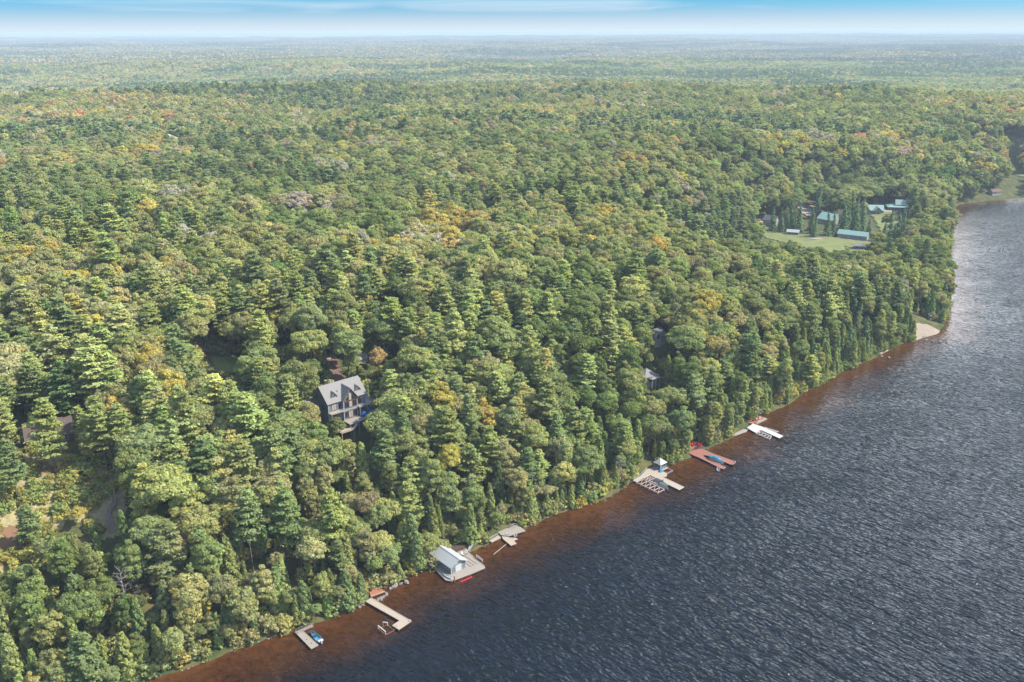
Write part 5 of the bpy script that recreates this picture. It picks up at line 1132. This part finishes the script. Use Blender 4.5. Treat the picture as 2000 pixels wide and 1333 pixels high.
x = np.r_[x, hx]; y = np.r_[y, hy]; d = np.r_[d, hd]; z = np.r_[z, hz_]; k = np.r_[k, hk]; tn = np.r_[tn, htn]; tc_ = np.r_[tc_, htc]; scl = np.r_[scl, hs3]
Hh = np.r_[Hh, [KH[q][0]*s for q, s in zip(hk, hs)]]; Rr = np.r_[Rr, [KH[q][1]*s for q, s in zip(hk, hs)]]; hand = np.zeros(len(x), bool); hand[-len(HAND):] = True
px, py, wz = proj(np.c_[x, y, z+Hh*.6]); inframe = (px > -10) & (px < 2010) & (py > 0) & (py < 1345)
size = Hh*Rr/wz**2
KNAME = dict(maple='leafy_tree', birch='birch_tree', pine='pine_tree', spruce='spruce_tree', cedar='cedar_tree', bare='bare_tree')
KWORD = dict(maple='leafy tree', birch='slender tree', pine='pine', spruce='spruce', cedar='cedar', bare='leafless tree')
LIM = dict(maple=290, birch=150, pine=300, spruce=60, cedar=170, bare=40)
LAND = [('lodge', 670, 785), ('log house', 100, 862), ('boathouse', 893, 1095), ('L-shaped dock', 765, 1195), ('blue rowing boat', 612, 1245), ('hillside stairs', 218, 975), ('red dock', 1395, 892), ('blue hut on the dock', 1290, 908),
        ('sailboat mast', 1487, 810), ('sandy point', 1825, 652), ('tiny sand patch', 1740, 692), ('grey cabin', 1270, 728), ('camp lawn', 1600, 480), ('brown bare patch', 20, 1075), ('asphalt circle', 765, 675), ('T-shaped dock', 995, 1045), ('lower left corner', 60, 1320), ('left edge', 0, 700), ('grass patch', 435, 715), ('gable trimmed in white', 1291, 650)]
ORD = 'nearest,second nearest,third nearest,fourth nearest,fifth nearest,sixth nearest,seventh nearest,eighth nearest,ninth nearest,tenth nearest,eleventh nearest,twelfth nearest'.split(',')
ORD += [w_+' nearest' for w_ in 'thirteenth,fourteenth,fifteenth,sixteenth,seventeenth,eighteenth,nineteenth,twentieth,twenty-first,twenty-second,twenty-third,twenty-fourth,twenty-fifth,twenty-sixth,twenty-seventh,twenty-eighth,twenty-ninth,thirtieth'.split(',')]
chosen = np.zeros(len(x), bool)
for kk, lim in LIM.items():
    ids = np.where((k == kk) & inframe)[0]; ids = ids[np.argsort(-(size[ids]+hand[ids]*1e3))][:lim]; chosen[ids] = True
buckets = {}
for i in np.where(chosen)[0]:
    best = min(LAND, key=lambda q: (q[1]-px[i])**2+(q[2]-py[i])**2); dx = px[i]-best[1]; dy = py[i]-best[2]
    side = ('right of' if dx > 0 else 'left of') if abs(dx) > abs(dy)*1.1 else ('above' if dy < 0 else 'below')
    tone = (PTONES if k[i] in ('pine', 'spruce', 'cedar') else TONES)[tn[i]][0]
    tone = ('grey' if k[i] == 'bare' else tone)
    buckets.setdefault((tone, k[i], side, best[0]), []).append((math.hypot(dx, dy), i))
LAB = {}
for (tone, kk, side, lm_), lst in buckets.items():
    for q, (_, i) in enumerate(sorted(lst)):
        o_ = ORD[min(q, len(ORD)-1)]
        LAB[i] = f"{tone} {KWORD[kk]} {side} the {lm_}" + (f", {o_} such" if len(lst) > 1 else "")
for i in sorted(LAB, key=lambda i: (k[i], py[i])):
    kk = k[i]; pr = P[kk][int(rng.integers(len(P[kk])))]
    t = thing(KNAME[kk], LAB[i], KWORD[kk].replace('slender ', '').replace('leafless ', 'dead ') if kk in ('birch', 'bare') else KNAME[kk].replace('_', ' ') if kk != 'maple' else 'leafy tree',
              (float(x[i]), float(y[i]), float(z[i])-.1), float(rng.random()*6.283), KWORD[kk]+' individuals of the near woods')
    t.scale = [float(v) for v in scl[i]]
    lean_ = rng.normal(size=2)*.035; t.rotation_euler = (float(lean_[0]), float(lean_[1]), t.rotation_euler[2])
    c = link(bpy.data.objects.new('crown', pr['crown']), t); c['tcol'] = [float(v) for v in tc_[i]]
    link(bpy.data.objects.new('trunk', pr['trunk']), t)
rest = ~chosen
def plant(name, tab, sel, X_, Y_, Z_, K_, TC_, S_, label):
    kinds = list(tab); protos = []; st = {}
    for q in kinds: st[q] = (len(protos), len(tab[q])); protos += tab[q]
    idx = np.array([st[q][0]+int(rng.integers(st[q][1])) for q in K_[sel]])
    return instancer(name, protos, X_[sel], Y_[sel], Z_[sel]-.1, rng.random(sel.sum())*6.283, S_[sel], TC_[sel], idx, label)
plant('woods', P, rest & (k != 'shrub'), x, y, z, k, tc_, scl, 'mixed pine and hardwood trees filling the near woods')
# middle distance
x2, y2, d2, z2 = candidates(700, 1950, 9.4)
k2 = pick_kind(x2, y2, d2); k2[k2 == 'cedar'] = 'birch'; _, tc2 = pick_tone(x2, y2, d2, k2); s2 = scales(len(x2), .8, 1.15)
hh = np.array([KH[q][0] for q in k2])*s2[:, 2]; r2 = np.array([KH[q][1] for q in k2])*s2[:, 0]; m_ = visible_ok(x2, y2, z2, hh, r2, .1)
near2 = m_ & (np.hypot(x2, y2) < 1050); mid2 = m_ & ~near2
plant('woods_beyond', P, near2, x2, y2, z2, k2, tc2, s2, 'autumn tinted hardwood canopy behind the pines')
plant('hillside_woods', MID, mid2, x2, y2, z2, k2, tc2, s2, 'autumn tinted hardwood canopy over the middle hills')
# far
x3, y3, d3, z3 = candidates(1950, 4300, 12.5)
f2 = fbm(x3/420+5, y3/260, 43, 3); k3 = np.where((rng.random(len(x3)) < np.where(f2 > .52, .75, .10)), 'spruce', 'maple').astype(object)
_, tc3 = pick_tone(x3, y3, d3, k3)
plant('distant_woods', LOW, np.ones(len(x3), bool), x3, y3, z3, k3, tc3, scales(len(x3), .9, 1.25), 'hazy treetops in the valley beyond the ridge')
x4, y4, d4, z4 = candidates(4300, 15000, 47, .2)
f4 = fbm(x4/900+2, y4/420, 47, 3); c4 = np.where((f4 > .54)[:, None], np.array([.13, .155, .095]), np.array([.25, .235, .12]))*(1+rng.normal(size=(len(x4), 1))*.15)
instancer('far_treetops', PATCH, x4, y4, z4, rng.integers(0, 4, len(x4))*math.pi/2, np.tile([1.05, 1.05, 1.0], (len(x4), 1)), np.clip(c4, .01, 1), rng.integers(0, len(PATCH), len(x4)), 'blue hazy treetops towards the horizon')
# undergrowth: bushes on the bank, on the open slope and in the gaps
x5, y5, d5, z5 = [], [], [], []
gx = rng.random(70000)*760-240; gy = rng.random(70000)*560+190; gd = sdist(gx, gy)
pick = (gd > .1) & (np.abs(np.arctan2(gx, gy)) < .6) & ((gd < 8) | (rng.random(len(gx)) < .25) | inpoly(gx, gy, OPEN))
for Q in NOTREE:
    if Q is not OPEN: pick &= ~inpoly(gx, gy, Q)
gz = height(gx, gy, gd); ks = np.full(len(gx), 'shrub', object); st_, tcs = pick_tone(gx, gy, gd+100, ks); ss = scales(len(gx), .5, 1.5)
op = inpoly(gx, gy, OPEN); tcs[op] = (np.array([.285, .275, .095])+(rng.random((int(op.sum()), 1))-.4)*np.array([[.15, .04, .0]]))*(.7+.5*rng.random((int(op.sum()), 1))); ss[op] *= .75; ss[gd < 5] *= 1.05
pick &= ~(op & (fbm(gx/9, gy/9, 77, 2) < .33)); pick &= (gd < 200)
pick &= visible_ok(gx, gy, gz, ss[:, 2]*3.2, ss[:, 0]*1.9, 0) | (op & (gx+138+(gy-272)*-.2 < -3) | op & (gx > -134))
plant('undergrowth', {'shrub': P['shrub']}, pick, gx, gy, gz, ks, tcs, ss, 'low bushes along the bank and on the open slope')


# ------------------------------------------------------------------ haze
hm_ = bpy.data.materials.new('haze'); hm_.use_nodes = True; n = hm_.node_tree.nodes; n.clear()
ho = n.new('ShaderNodeOutputMaterial'); hv = n.new('ShaderNodeVolumePrincipled')
hv.inputs['Density'].default_value = 0.0001; hv.inputs['Color'].default_value = (.44, .54, .64, 1); hv.inputs['Anisotropy'].default_value = .0
hm_.node_tree.links.new(hv.outputs[0], ho.inputs['Volume'])
hb = MB().box(-43000, -43000, -16, 43000, 43000, CAM_H+1.2).build('haze', hm_); tag(hb, 'pale blue haze over the far woods', kind='stuff')
